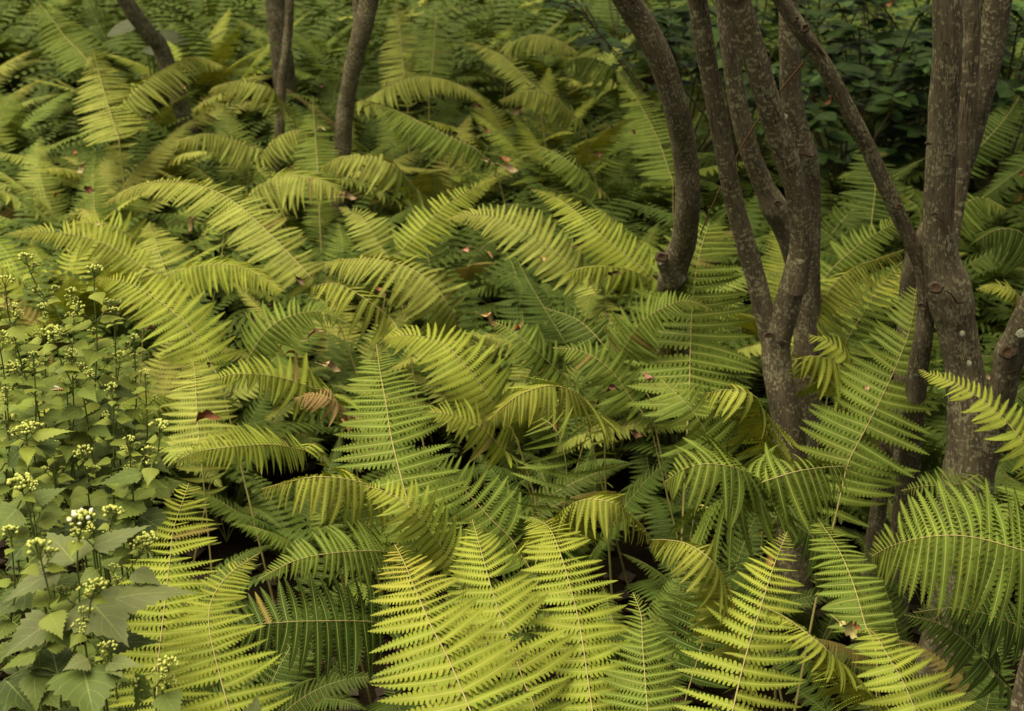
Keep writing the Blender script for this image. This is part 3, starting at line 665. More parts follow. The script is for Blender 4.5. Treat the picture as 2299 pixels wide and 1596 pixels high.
 ('small vivid fern arc with claw-like leaflets, upper centre', [((895, 745, .58), (878, 716, .60), (829, 677, .64), (772, 642, .66), (735, 636, .66), (696, 646, .645))], 66, G_YEL, dict(dens=3.6, droop=.5, f0=.7, peak=.5, ang=(92, 86, 60))),
 ('green fern with ragged drooping leaflets left of the great upright fern', [((1262, 840, .53), (1222, 804, .57), (1190, 775, .60), (1150, 742, .62), (1098, 718, .63))], 82, G_MID, dict(dens=4.2, droop=.25, f0=1.0)),
 ('pale fern bowed to the right above the herbs', [((350, 655, .55), (385, 618, .60), (430, 600, .625), (510, 594, .635), (570, 612, .625), (636, 655, .60))], 62, G_BRIGHT, dict(dens=5.4, droop=.35, f0=.7, peak=.4)),
 ('long yellow-green fern with curved pale rib right of the tallest herb', [((470, 812, .52), (460, 793, .535), (422, 733, .58), (369, 684, .615), (316, 649, .635), (270, 630, .64), (215, 626, .63))], 98, G_BRIGHT, dict(dens=4.6, f0=.9, peak=.35, tip_pow=.7)),
 ('pale upright fern behind the bowed one, straight tan rib', [((376, 625, .50), (369, 600, .52), (355, 561, .55), (346, 535, .565), (334, 500, .58))], 82, G_PALE, dict(dens=5.4, f0=1.0, peak=.15, tip_pow=.6)),
 ('long pale feathery fern sweeping down right, upper left', [((710, 640, .52), (690, 615, .55), (600, 520, .63), (520, 450, .675), (440, 415, .69), (350, 408, .68), (290, 425, .66), (228, 462, .63))], 88, G_PALE, dict(dens=6.0, droop=.3, f0=.9, peak=.5, tip_pow=.7)),
 ('flat bright fern at the left edge above the herbs', [((320, 600, .54), (260, 560, .58), (190, 532, .61), (100, 520, .625), (10, 526, .62))], 58, G_YEL, dict(dens=4.6, f0=.8, droop=.15, peak=.4)),
 ('fringed fern dome beside the fallen pale leaf, upper centre', [((935, 425, .50), (900, 385, .57), (860, 360, .605), (800, 350, .615), (755, 358, .605), (716, 378, .58))], 66, G_PALE, dict(dens=6.0, droop=.5, f0=.8, peak=.4)),
 ('fringed fern arc left of the fallen pale leaf, upper centre', [((540, 460, .5), (590, 415, .56), (640, 396, .59), (700, 400, .60), (740, 415, .59), (778, 445, .56))], 68, G_PALE, dict(dens=5.6, droop=.5, f0=.8, peak=.45)),
 ('fern slanting up right with a clear rib, upper centre', [((905, 560, .46), (930, 530, .49), (1010, 455, .56), (1065, 422, .585), (1125, 395, .60))], 62, G_BRIGHT, dict(dens=4.8, f0=.9)),
 ('wide pale fern with curving rib left of the stubbed stem', [((1310, 612, .52), (1280, 590, .545), (1190, 525, .605), (1120, 490, .63), (1060, 482, .63), (1000, 495, .615))], 80, G_PALE, dict(dens=5.0, f0=.9, peak=.45, droop=.15)),
 ('vivid yellow-green fern leaning left beside the stubbed stem', [((1460, 620, .55), (1440, 600, .57), (1340, 520, .64), (1290, 472, .67), (1240, 440, .68), (1192, 424, .675))], 72, G_BRIGHT, dict(dens=4.8, f0=1.0, peak=.3, droop=.15)),
 ('fern fringe hanging in a row just left of the great upright fern', [((1470, 640, .52), (1430, 612, .575), (1380, 600, .595), (1320, 600, .60), (1262, 615, .585))], 68, G_BRIGHT, dict(dens=4.2, droop=.55, f0=1.0)),
 ('dark fern in the hollow below the vivid one', [((1420, 850, .40), (1360, 780, .46), (1300, 720, .50), (1220, 690, .51))], 95, G_DEEP_SHADE, dict(dens=4.5, f0=1.0)),
 ('large fern with ribbed shadow crossing the slanting stem foot', [((1895, 1075, .50), (1907, 1032, .53), (1945, 959, .58), (1988, 874, .635), (2019, 804, .685), (2044, 734, .735), (2058, 640, .80))], 142, G_MID, dict(dens=5.6, f0=.9, peak=.3, tip_pow=.6, ang=(90, 78, 55), droop=.14)),
 ('bright single fern frond crossing in front of the thick right trunk', [((2345, 1050, .66), (2299, 994, .70), (2244, 930, .735), (2191, 888, .755), (2139, 857, .765), (2062, 830, .765))], 74, G_BRIGHT, dict(dens=3.7, wide=1.15, f0=1.0, peak=.3, tip_pow=.6, ang=(78, 72, 50))),
 ('fern with sparse leaflets between the fork and the slanting stem', [((1895, 775, .46), (1910, 748, .48), (1963, 663, .545), (1995, 620, .575), (2028, 584, .60))], 78, G_MID, dict(dens=3.5, f0=1.0)),
 ('yellow fern arch between the fork and the slanting stem', [((1838, 700, .54), (1870, 640, .60), (1920, 600, .625), (1975, 580, .63), (2030, 560, .63))], 60, G_YEL, dict(dens=5.0, droop=.6, f0=.9)),
 ('pale fern pointing up right behind the slanting stem', [((1850, 625, .46), (1875, 596, .49), (1928, 551, .53), (1998, 505, .57), (2040, 480, .585))], 62, G_MID, dict(dens=4.4, f0=1.0)),
 ('bright fern fan left of the slanting stem foot, below the fork', [((1935, 870, .50), (1905, 805, .57), (1868, 770, .60), (1815, 750, .61))], 100, G_BRIGHT, dict(dens=4.8, droop=.3, f0=1.0)),
 ('fern with drooping leaflets at the foot of the forked tree, right side', [((1945, 880, .56), (1885, 820, .65), (1830, 800, .68), (1778, 808, .67))], 112, G_BRIGHT, dict(dens=4.6, droop=.7, f0=1.0)),
 ('dark fern low under the wide arching one at right', [((2340, 1430, .46), (2250, 1390, .50), (2150, 1365, .52), (2050, 1375, .51))], 105, G_DEEP_SHADE, dict(dens=5.0, face=.5)),
 ('deep green fern low in shade right of the bent fern tip', [((2240, 1520, .42), (2180, 1450, .47), (2110, 1400, .50), (2030, 1380, .51))], 110, G_DEEP_SHADE, dict(dens=4.8, face=.4)),
 ('deep green fern in shade below the hanging leaflets of the domed fern', [((1900, 1290, .48), (1840, 1220, .55), (1770, 1170, .60), (1690, 1150, .61))], 120, G_DEEP_SHADE, dict(dens=5.0, face=.45)),
 ('mid green fern at the foot of the thick right trunk', [((2290, 1240, .48), (2240, 1170, .55), (2180, 1130, .58), (2110, 1120, .58))], 85, G_MID, dict(dens=4.4, face=.5)),
 ('fern with stacked leaflets left of the great upright fern, in half shade', [((1420, 900, .5), (1370, 830, .56), (1310, 790, .59), (1240, 780, .59))], 85, G_MID, dict(dens=4.8, droop=.25)),
 ('yellow-green fern lying left of the lacy yellow mound', [((1130, 1010, .58), (1080, 960, .63), (1010, 930, .66), (940, 925, .66))], 80, G_BRIGHT, dict(dens=5.0, droop=.2)),
 ('pale fern tip with rusty leaflets left of the big middle fern', [((790, 930, .60), (750, 900, .64), (710, 885, .65), (660, 895, .64))], 52, (0.26, 0.17, 0.085), dict(dens=5.2, droop=.35)),
 ('light fern arching above the hollow at left middle', [((560, 800, .5), (600, 740, .56), (650, 710, .58), (720, 700, .58), (790, 730, .56))], 78, G_MID, dict(dens=5.2, droop=.2)),
 ('bright fern fan pointing left above the herbs, upper left', [((330, 560, .5), (280, 520, .55), (220, 500, .57), (150, 505, .57))], 66, G_BRIGHT, dict(dens=5.0, droop=.25)),
 ('pale fern fan right of the long feathery one', [((860, 560, .5), (830, 510, .55), (800, 480, .57), (760, 465, .58))], 60, G_PALE, dict(dens=4.8)),
 ('half-shaded fern hiding the foot of the stubbed stem', [((1385, 810, .54), (1435, 730, .63), (1490, 690, .675), (1545, 675, .685), (1595, 695, .67))], 80, G_MID, dict(dens=5.4, face=.6)),
 # ---- behind, out of focus
 ('blurred pale fern with clear rib near the top left corner', [((262, 300, .48), (254, 274, .5), (234, 207, .56), (217, 144, .60), (208, 110, .61))], 80, G_PALE, dict(dens=5.2, f0=.9)),
 ('blurred fern leaning left in the top left corner', [((200, 140, .52), (174, 110, .55), (147, 84, .58), (117, 43, .60), (78, -5, .62))], 62, G_MID, dict(dens=5.0, f0=1.0)),
 ('blurred fern dome left of the thinnest stem', [((270, 245, .52), (320, 190, .60), (380, 150, .64), (440, 128, .65), (506, 150, .62))], 56, G_PALE, dict(dens=5.4, droop=.45)),
 ('blurred fern dome under the leaning grey stem', [((640, 235, .5), (610, 200, .57), (560, 185, .59), (510, 186, .59), (470, 205, .57))], 52, G_PALE, dict(dens=5.0, droop=.45)),
 ('blurred upright fern with bright rib right of the twin trunk', [((965, 175, .5), (972, 140, .53), (976, 80, .60), (980, 15, .67))], 50, G_MID, dict(dens=4.8, f0=1.0)),
 ('blurred upright fern at the top edge beside the twin trunk', [((912, 190, .48), (905, 144, .52), (898, 70, .60), (890, -10, .68))], 58, G_PALE, dict(dens=5.0, f0=1.0)),
 ('blurred pale fern spray at the top, right of centre', [((1190, 185, .50), (1140, 135, .57), (1095, 108, .60), (1035, 90, .61))], 46, G_PALE, dict(dens=4.8, droop=.3)),
 ('blurred fern feather slanting down right from the twin trunk', [((1085, 350, .48), (1062, 330, .51), (1010, 308, .54), (945, 275, .58), (880, 245, .60), (806, 222, .60))], 50, G_MID, dict(dens=4.4, droop=.4)),
 ('blurred fern arch over the dark gap at upper centre', [((820, 225, .52), (880, 190, .59), (950, 172, .62), (1020, 186, .61), (1086, 222, .57))], 46, G_PALE, dict(dens=4.8, droop=.5)),
 ('blurred fern arch at the top right of centre, leaflets hanging', [((1150, 95, .56), (1190, 78, .62), (1240, 85, .63), (1300, 118, .60))], 45, G_PALE, dict(dens=4.8, droop=.5)),
 ('blurred fern with comb of hanging leaflets left of the stubbed stem', [((1395, 190, .48), (1370, 150, .555), (1320, 128, .58), (1262, 140, .57))], 60, G_MID, dict(dens=5.0, droop=.65, f0=1.0)),
 ('blurred tall fern just behind the stubbed stem', [((1500, 380, .42), (1479, 317, .49), (1440, 240, .57), (1384, 158, .65))], 70, G_MID, dict(dens=5.0, f0=1.0)),
 ('blurred fern spray left of the stubbed stem at mid height', [((1340, 420, .45), (1300, 380, .51), (1250, 345, .55), (1190, 320, .56))], 58, G_MID, dict(dens=4.8, droop=.3)),
 ('blurred pale fern arch at upper centre right', [((1285, 255, .47), (1240, 215, .54), (1180, 205, .56), (1120, 225, .54))], 50, G_PALE, dict(dens=4.8, droop=.5)),
 ('blurred fern fan below the twin trunk', [((715, 430, .42), (712, 360, .5), (706, 280, .56), (702, 215, .6))], 58, G_MID, dict(dens=4.4, f0=1.0)),
 ('blurred fern arch left of the twin trunk, at its foot', [((590, 345, .46), (630, 305, .52), (675, 292, .54), (735, 310, .52))], 46, G_PALE, dict(dens=4.8, droop=.5)),
 ('blurred fern arc at left above the pale feathery one', [((560, 330, .48), (500, 305, .52), (450, 302, .53), (385, 322, .51))], 48, G_PALE, dict(dens=5.2, droop=.5)),
 ('dim fern with clear rib at the right edge, beside the leaning stem', [((2160, 372, .44), (2183, 347, .47), (2233, 294, .54), (2275, 240, .60), (2300, 190, .65))], 60, G_DEEP_SHADE, dict(dens=4.8, f0=1.0)),
 ('dim fern spreading from the right edge at mid height', [((2330, 350, .50), (2299, 374, .52), (2250, 411, .53), (2200, 450, .52))], 56, G_DEEP_SHADE, dict(dens=4.6, f0=1.0)),
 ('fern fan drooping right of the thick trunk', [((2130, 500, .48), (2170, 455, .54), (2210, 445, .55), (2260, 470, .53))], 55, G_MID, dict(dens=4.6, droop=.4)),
 ('dark fern hanging at the right edge', [((2330, 560, .45), (2290, 520, .5), (2240, 515, .51), (2190, 540, .49))], 75, G_DEEP_SHADE, dict(dens=4.2, droop=.6)),
 ('fern fan between the slanting stem and thick trunk, shaded', [((1960, 470, .42), (1965, 420, .47), (1962, 360, .53), (1940, 300, .58))], 78, G_DEEP_SHADE, dict(dens=4.8, f0=1.0)),
 ('fern spreading left behind the slanting stem, shaded', [((2035, 445, .42), (1990, 400, .47), (1935, 385, .485), (1880, 400, .47))], 66, G_MID, dict(dens=4.6, f0=1.0, droop=.3)),
 ('yellow fern spray with thin stalk behind the cut branch at right', [((2310, 700, .5), (2285, 660, .56), (2240, 640, .58), (2190, 650, .57))], 62, G_YEL, dict(dens=5.0, droop=.3)),
]
HERO_BASES = []
for i, (label, fronds, hw, colr, kw) in enumerate(HEROES):
    P0, P1 = at_z(*fronds[0][0]), at_z(*fronds[0][1])
    base = clamp_base(P0, P1 - P0)
    t = thing('fern', label, 'fern', base, 'ferns that can be told apart')
    for f in fronds: hero_frond(t, base, f, hw, colr, seed=i, **kw)
    HERO_BASES.append((base, t, colr))
N_HERO_OCC = len(OCC)

# ------------------------------------------------------------------ white-flowered herbs at the left
def herb_leaf_mesh(seed, wid=0.56, droop=0.15, cup=0.12, fine=True):
    r = random.Random(seed); V, F, U = [], [], []
    n = 18
    def hw(x): return wid * 0.5 * (math.sin(math.pi * min(1, x ** 0.55)) ** 0.9) * (1 - 0.78 * x ** 1.25) * 1.5 if 0 < x < 1 else 0.0
    prev = None
    for i in range(n + 1):
        x = i / n; h = hw(x) if i < n else 0.0
        row = []
        for k, f in ((-2, -1), (-1, -.5), (0, 0), (1, .5), (2, 1)):
            e = 1.0
            xx = x
            if abs(k) == 2 and i % 2 == 1 and x < .93: e = 1.2; xx = x + 0.035       # saw-toothed edge
            y = h * f * e
            z = -droop * x * x + cup * abs(y) * 1.2 - 0.5 * y * y + 0.012 * math.sin(x * 40 + abs(f) * 4) * abs(f)
            V.append((xx, y, z)); U.append((x, f)); row.append(len(V) - 1)
        if prev:
            for k in range(4): F.append((prev[k], row[k], row[k + 1], prev[k + 1]))
        prev = row
    F = [tuple(reversed(f)) for f in F]
    return mesh_from('herb_leaf', V, F, M_SNAKE, U, attr=[r.uniform(-.05, .05)] * len(V))
HERB_LEAVES = [herb_leaf_mesh(k, [0.56, .5, .62, .45, .58][k % 5], [.1, .25, .35, .05, .18][k % 5], [.15, .3, .05][k % 3]) for k in range(10)]
def cluster_mesh(seed, n, white=0.0):
    r = random.Random(seed); V, F, mi = [], [], []
    for k in range(n):
        a = r.uniform(0, 6.28); q = math.sqrt(r.random()); c = Vector((q * math.cos(a), q * math.sin(a), 0.35 + 0.35 * (1 - q * q) + r.uniform(-.12, .12)))
        rad = r.uniform(.13, .19); o = len(V)
        ax = (c - Vector((0, 0, -0.3))).normalized(); x = ax.orthogonal().normalized(); y = ax.cross(x)
        w = r.random() < white
        # plump bud: lower point, two rings, tip
        V.append(c - ax * rad * 1.3)
        for hz, rr in ((-.3, 1.0), (.6, .85)):
            for j in range(6):
                b = j * math.pi / 3; V.append(c + ax * rad * hz * 1.2 + (x * math.cos(b) + y * math.sin(b)) * rad * rr)
        V.append(c + ax * rad * (1.5 if w else 1.15))
        for j in range(6):
            j2 = (j + 1) % 6
            F += [(o, o + 1 + j2, o + 1 + j), (o + 1 + j, o + 1 + j2, o + 7 + j2, o + 7 + j), (o + 7 + j, o + 7 + j2, o + 13)]
            mi += [0, 1 if w else 0, 1 if w else 0]
        # its little stalk
        o = len(V); s0 = Vector((0, 0, -0.55)); dx = Vector((.03, 0, 0)); dy = Vector((0, .03, 0))
        V += [s0 + dx, s0 - dx + dy, s0 - dy - dx, c + dx * .8, c - dx * .8 + dy * .8, c - dy * .8 - dx * .8]
        for j in range(3): F.append((o + j, o + (j + 1) % 3, o + 3 + (j + 1) % 3, o + 3 + j)); mi.append(2)
    return mesh_from('flower_cluster', V, F, [M_BUD, M_WHITE, M_STEM], None, midx=mi)
CLUSTERS = [cluster_mesh(k, [18, 14, 22, 10, 16, 26][k], 0) for k in range(6)] + [cluster_mesh(9, 30, .16)]
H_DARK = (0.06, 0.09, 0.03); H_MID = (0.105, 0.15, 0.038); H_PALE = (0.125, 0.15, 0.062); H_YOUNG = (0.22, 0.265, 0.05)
def leaf_matrix(p, d, n, L, w=1.0):
    x = d.normalized(); z = (n - x * n.dot(x)).normalized(); y = z.cross(x)
    return Matrix(((x.x, y.x, z.x, p.x), (x.y, y.y, z.y, p.y), (x.z, y.z, z.z, p.z), (0, 0, 0, 1))) @ Matrix.Diagonal((L, L * w, L, 1))
def herb(label, path, y, leaf_px, seed, pairs=5, head=0.016, sides=3, white=False, extra=(), top_skip=0.08, colr=H_MID, y2=None):
    """path: (u, v) from the flower head down; leaves in crossed pairs; extra: explicit leaves (u0, v0, u1, v1, width px, dy)"""
    r = random.Random(seed * 31 + 3)
    y2 = y if y2 is None else y2; n = len(path)
    P = [at_y(u, v, y + (y2 - y) * i / max(1, n - 1)) for i, (u, v) in enumerate(path)]
    b = P[-1]; d = P[-1] - P[-2]
    P += [b.lerp(Vector((b.x + d.x * .5, b.y + 0.02, 0)), .5), Vector((b.x + d.x * .8, b.y + 0.03, 0))]
    base = P[-1].copy()
    c, L = resample(catmull(P, 50), 50)
    t = thing('flowering_herb', label, 'herb', base, 'white-flowered herbs')
    rad = [0.0009 + 0.0016 * (i / 50) for i in range(51)]
    V, F, U = tube_data([p - base for p in c], rad, 6)
    link('stem', mesh_from('stem', V, F, M_STEM, U), t)
    k_px = project(P[0])[2] / FPX
    upv = (c[0] - c[4]).normalized()
    cm = CLUSTERS[6] if white else CLUSTERS[r.randrange(6)]
    hsz = head * (.8 if y > 1.5 else .95)
    link('flower_cluster', cm, t, leaf_matrix(c[0] - base, Vector((1, 0, 0)), upv, hsz))
    def add_leaf(p, dirv, Lm, cc, w=1.0, nz=None):
        nn = nz or (Vector((0, 0, 1)) + Vector((0, -0.25, 0)) + Vector((r.uniform(-.25, .25), r.uniform(-.2, .2), 0)))
        f = r.uniform(.85, 1.15)
        pet = dirv.normalized() * (Lm * .14)
        o = link('leaf', HERB_LEAVES[r.randrange(10)], t, leaf_matrix(p - base + pet, dirv, nn, Lm, w), (cc[0] * f, cc[1] * f, cc[2] * f))
        V, F, U = tube_data([p - base, p - base + pet * 1.08], [0.0011, 0.0008], 4)
        link('leaf_stalk', mesh_from('leaf_stalk', V, F, M_STEM, U), o.parent)
    a0 = r.uniform(0, math.pi)
    vis = sum((P[i] - P[i + 1]).length for i in range(n - 1)) + 0.06
    for k in range(pairs):
        q = top_skip + (1 - top_skip) * k / max(1, pairs - 1) if pairs > 1 else .5
        s = q * vis / L * 50; i = min(int(s), 49); p = c[i].lerp(c[i + 1], s - i)
        Lm = (1.15 if y > 1.5 else 1.3) * leaf_px * k_px * (0.36 + 0.78 * q) * r.uniform(.85, 1.15)
        a = a0 + k * math.pi / 2 + r.uniform(-.3, .3)
        cc = tuple(H_YOUNG[j] * (1 - q) + colr[j] * q for j in range(3))
        for h in (0, math.pi):
            dv = Vector((math.cos(a + h), math.sin(a + h) * .9, r.uniform(-.25, .3)))
            add_leaf(p, dv, Lm * r.uniform(.85, 1.1), cc)
        # flowering side shoots from the upper axils
        if k < sides:
            for h in (0, math.pi):
                if r.random() < .3: continue
                dv = Vector((math.cos(a + h + .4), math.sin(a + h + .4), 1.0)).normalized()
                e = p + dv * Lm * r.uniform(.55, .95)
                V, F, U = tube_data([p - base, p.lerp(e, .5) - base + Vector((0, 0, -.003)), e - base], [0.0009, 0.0008, 0.0006], 4)
                sh = link('side_shoot', mesh_from('side_shoot', V, F, M_STEM, U), t)
                link('flower_cluster', CLUSTERS[r.randrange(6)], sh, leaf_matrix(e - base, Vector((1, 0, 0)), dv, hsz * r.uniform(.55, .85)))
                for g in (-1, 1):
                    lf = leaf_matrix(p.lerp(e, .75) - base, Vector((math.cos(a + g * 1.3), math.sin(a + g * 1.3), .25)), Vector((0, -.2, 1)), Lm * r.uniform(.22, .36))
                    link('leaf', HERB_LEAVES[r.randrange(10)], sh, lf, tuple(x * r.uniform(.9, 1.15) for x in H_YOUNG))
    for (u0, v0, u1, v1, w, dy, cc) in extra:
        p0 = at_y(u0, v0, y); p1 = at_y(u1, v1, y + dy); dv = p1 - p0; Lm = dv.length / .98
        wd = w * project(p0)[2] / FPX
        nn = (Vector((0, 0, 1)) + (CP - p0).normalized() * 0.5)
        f = r.uniform(.9, 1.1)
        o = link('leaf', HERB_LEAVES[r.randrange(10)], t, leaf_matrix(p0 - base, dv, nn, Lm, wd / (Lm * .53)), (cc[0] * f, cc[1] * f, cc[2] * f))
        # leaf stalk back to the stem
        near = min(c, key=lambda q: (q - p0).length - 0.25 * (q.z - p0.z))
        V, F, U = tube_data([near - base, near.lerp(p0, .5) - base + Vector((0, 0, .004)), p0 - base + dv * .03], [.0012, .001, .0009], 4)
        link('leaf_stalk', mesh_from('leaf_stalk', V, F, M_STEM, U), o.parent)
        for q in (0.3, .6, .9):
            pr = project(p0 + dv * q); OCC.append((pr[0], pr[1], pr[2], w * .5))
    for i in range(0, 51, 3):
        pr = project(c[i])
        if pr[1] < path[-1][1] + 30: OCC.append((pr[0], pr[1], pr[2], leaf_px * .55))
    return t
HERBS = [
 ('tallest herb with a round bud head standing clear against bright ferns', [(211, 612), (213, 680), (218, 772), (214, 853), (209, 940), (207, 1018)], 1.85, 92, dict(pairs=8, sides=4, colr=H_DARK, extra=[(222, 912, 309, 951, 42, -.03, H_DARK), (186, 912, 134, 945, 36, -.02, H_MID), (225, 870, 328, 884, 34, .01, H_DARK), (205, 900, 180, 938, 34, -.04, H_YOUNG)])),
 ('herb with a bud head leaning left at the upper left, thin bent stem', [(58, 585), (84, 645), (110, 680), (134, 709), (152, 760), (172, 830)], 1.90, 62, dict(pairs=6, sides=4)),
 ('herb cut by the left edge with several bud heads on one stem', [(11, 636), (21, 716), (46, 807), (70, 888), (88, 934)], 1.82, 78, dict(pairs=7, sides=4, colr=H_MID)),
 ('herb with wide double bud head below the upper left ones', [(116, 748), (126, 785), (141, 818), (165, 866), (190, 906)], 1.78, 72, dict(pairs=6, sides=4)),
 ('herb with bud heads leaning right over the bright ferns', [(357, 962), (356, 1014), (338, 1050), (316, 1085), (300, 1130)], 1.66, 70, dict(pairs=5, sides=3, colr=H_MID, extra=[(320, 1062, 215, 1086, 40, -.03, H_MID), (300, 1125, 273, 1176, 46, -.04, H_MID), (313, 1158, 404, 1206, 50, -.02, H_DARK)])),
 ('herb with a bud head above a drooping pale leaf, at left middle', [(58, 968), (62, 1020), (66, 1080), (72, 1130)], 1.62, 84, dict(pairs=4, sides=2, colr=H_DARK, extra=[(62, 1000, 62, 1046, 30, -.05, H_YOUNG), (70, 975, 162, 962, 26, .0, H_YOUNG), (80, 1000, 140, 990, 66, .03, H_DARK), (45, 1010, 5, 1045, 66, .0, H_DARK)])),
 ('small herb with a narrow bud head behind the white-budded one', [(186, 1018), (194, 1060), (200, 1100), (202, 1140)], 1.68, 62, dict(pairs=4, sides=2, colr=H_DARK)),
 ('herb with opening white buds at the left edge', [(46, 1090), (60, 1130), (72, 1180), (84, 1240)], 1.46, 80, dict(pairs=4, sides=2, colr=H_DARK, extra=[(40, 1140, -10, 1190, 60, -.02, H_MID), (75, 1125, 150, 1092, 40, .02, H_MID)])),
 ('large foreground herb with white opening flowers', [(185, 1172), (176, 1220), (173, 1263), (178, 1308), (178, 1380), (174, 1450), (168, 1540)], 1.30, 90, dict(pairs=4, sides=2, white=True, head=.015, extra=[(193, 1340, 286, 1432, 108, -.05, H_PALE), (243, 1348, 421, 1294, 52, .0, H_PALE), (207, 1228, 339, 1174, 48, .02, H_PALE), (168, 1264, 104, 1186, 88, .04, H_PALE), (137, 1272, -2, 1352, 58, -.04, H_PALE), (122, 1393, -8, 1464, 74, -.04, H_PALE), (231, 1442, 362, 1438, 58, .0, H_DARK)])),
 ('foreground herb with yellow-green bud head in front of the straight fern rib', [(331, 1216), (318, 1240), (283, 1287), (262, 1312), (240, 1336), (215, 1375)], 1.33, 44, dict(pairs=4, sides=3, head=.012, extra=[(298, 1282, 362, 1306, 34, -.02, H_PALE)])),
 ('foreground herb with round bud ball at left, stem in shade', [(88, 1240), (100, 1290), (112, 1339), (106, 1390), (103, 1433), (94, 1536)], 1.27, 86, dict(pairs=5, sides=1, head=.016, colr=H_DARK, extra=[(131, 1518, 108, 1420, 84, .04, H_DARK), (76, 1509, 79, 1584, 40, -.04, H_MID), (10, 1524, 78, 1590, 90, -.03, H_DARK), (125, 1400, 158, 1444, 50, -.02, H_MID)])),
 ('low herb with two forward leaves and a small bud head near the bottom', [(242, 1458), (228, 1475), (205, 1490), (190, 1520), (186, 1580)], 1.22, 50, dict(pairs=2, sides=1, head=.010, extra=[(186, 1497, 214, 1612, 104, -.06, H_MID), (240, 1488, 320, 1492, 42, -.02, H_PALE), (200, 1480, 146, 1490, 34, -.02, H_PALE), (250, 1490, 275, 1520, 34, -.03, H_PALE)])),
 ('low herb with a bud head and round leaf near the bottom, before the tall fern', [(376, 1498), (362, 1525), (354, 1545), (350, 1590)], 1.22, 50, dict(pairs=3, sides=2, head=.012, extra=[(366, 1556, 404, 1610, 52, -.03, H_MID), (322, 1515, 300, 1600, 46, .0, H_MID)])),
 ('herb with yellow-green double bud head below the white flowers', [(213, 1322), (205, 1345), (198, 1390), (192, 1450)], 1.26, 52, dict(pairs=3, sides=2, head=.013)),
 ('herb with curved bud spray behind the white-flowered foreground one', [(252, 1158), (246, 1190), (234, 1230), (226, 1280)], 1.42, 52, dict(pairs=4, sides=2, head=.014, colr=H_DARK)),
 ('herb with pale serrated leaves filling the left edge at middle height', [(-4, 760), (8, 830), (14, 900), (20, 990)], 1.72, 84, dict(pairs=6, sides=2, colr=H_MID)),
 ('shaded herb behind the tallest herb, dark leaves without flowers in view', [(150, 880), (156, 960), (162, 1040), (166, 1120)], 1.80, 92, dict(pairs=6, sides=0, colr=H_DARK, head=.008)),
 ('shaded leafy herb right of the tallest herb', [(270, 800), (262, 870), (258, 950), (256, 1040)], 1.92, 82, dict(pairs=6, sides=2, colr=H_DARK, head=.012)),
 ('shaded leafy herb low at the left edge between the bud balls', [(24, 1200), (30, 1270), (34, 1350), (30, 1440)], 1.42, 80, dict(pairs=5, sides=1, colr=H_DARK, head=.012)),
 ('leaf tip of a herb poking in at the bottom edge, left of centre', [(560, 1640), (560, 1680), (560, 1720)], 1.08, 10, dict(pairs=1, sides=0, head=.004, extra=[(560, 1662, 575, 1562, 64, .01, H_PALE)])),
]
for k, (u, v, yy, lab) in enumerate([(30, 690, 1.92, 'slim herb with small bud head at the left edge, behind the bent-stemmed one'), (96, 690, 1.95, 'slim herb with small bud head between the two tallest herbs'), (160, 655, 1.98, 'slim yellow-green herb just left of the tallest herb'),
        (255, 700, 1.9, 'slim herb with bud heads just right of the tallest herb'), (300, 760, 1.92, 'outermost right slim herb with small bud heads'), (325, 840, 1.85, 'short leafy herb at the right end of the herb patch'), (290, 990, 1.7, 'leafy herb just left of the right-leaning bud heads'), (75, 800, 1.76, 'leafy herb with pale bud head left of the hoverfly'), (160, 800, 1.78, 'leafy herb with pale bud head right of the hoverfly'),
        (250, 870, 1.74, 'leafy herb with small bud head before the pale straight-ribbed fern'), (120, 1000, 1.66, 'dark leafy herb between the drooping-leaf herb and the tallest herb'), (15, 880, 1.7, 'leafy herb touching the left edge below the bud heads')]):
    HERBS.append((lab, [(u, v), (u + 4, v + 70), (u + 6, v + 150), (u + 4, v + 240)], yy, 64, dict(pairs=8, sides=2, head=.010, colr=H_MID)))
for i, (label, path, y, px, kw) in enumerate(HERBS): herb(label, path, y, px, i, **kw)

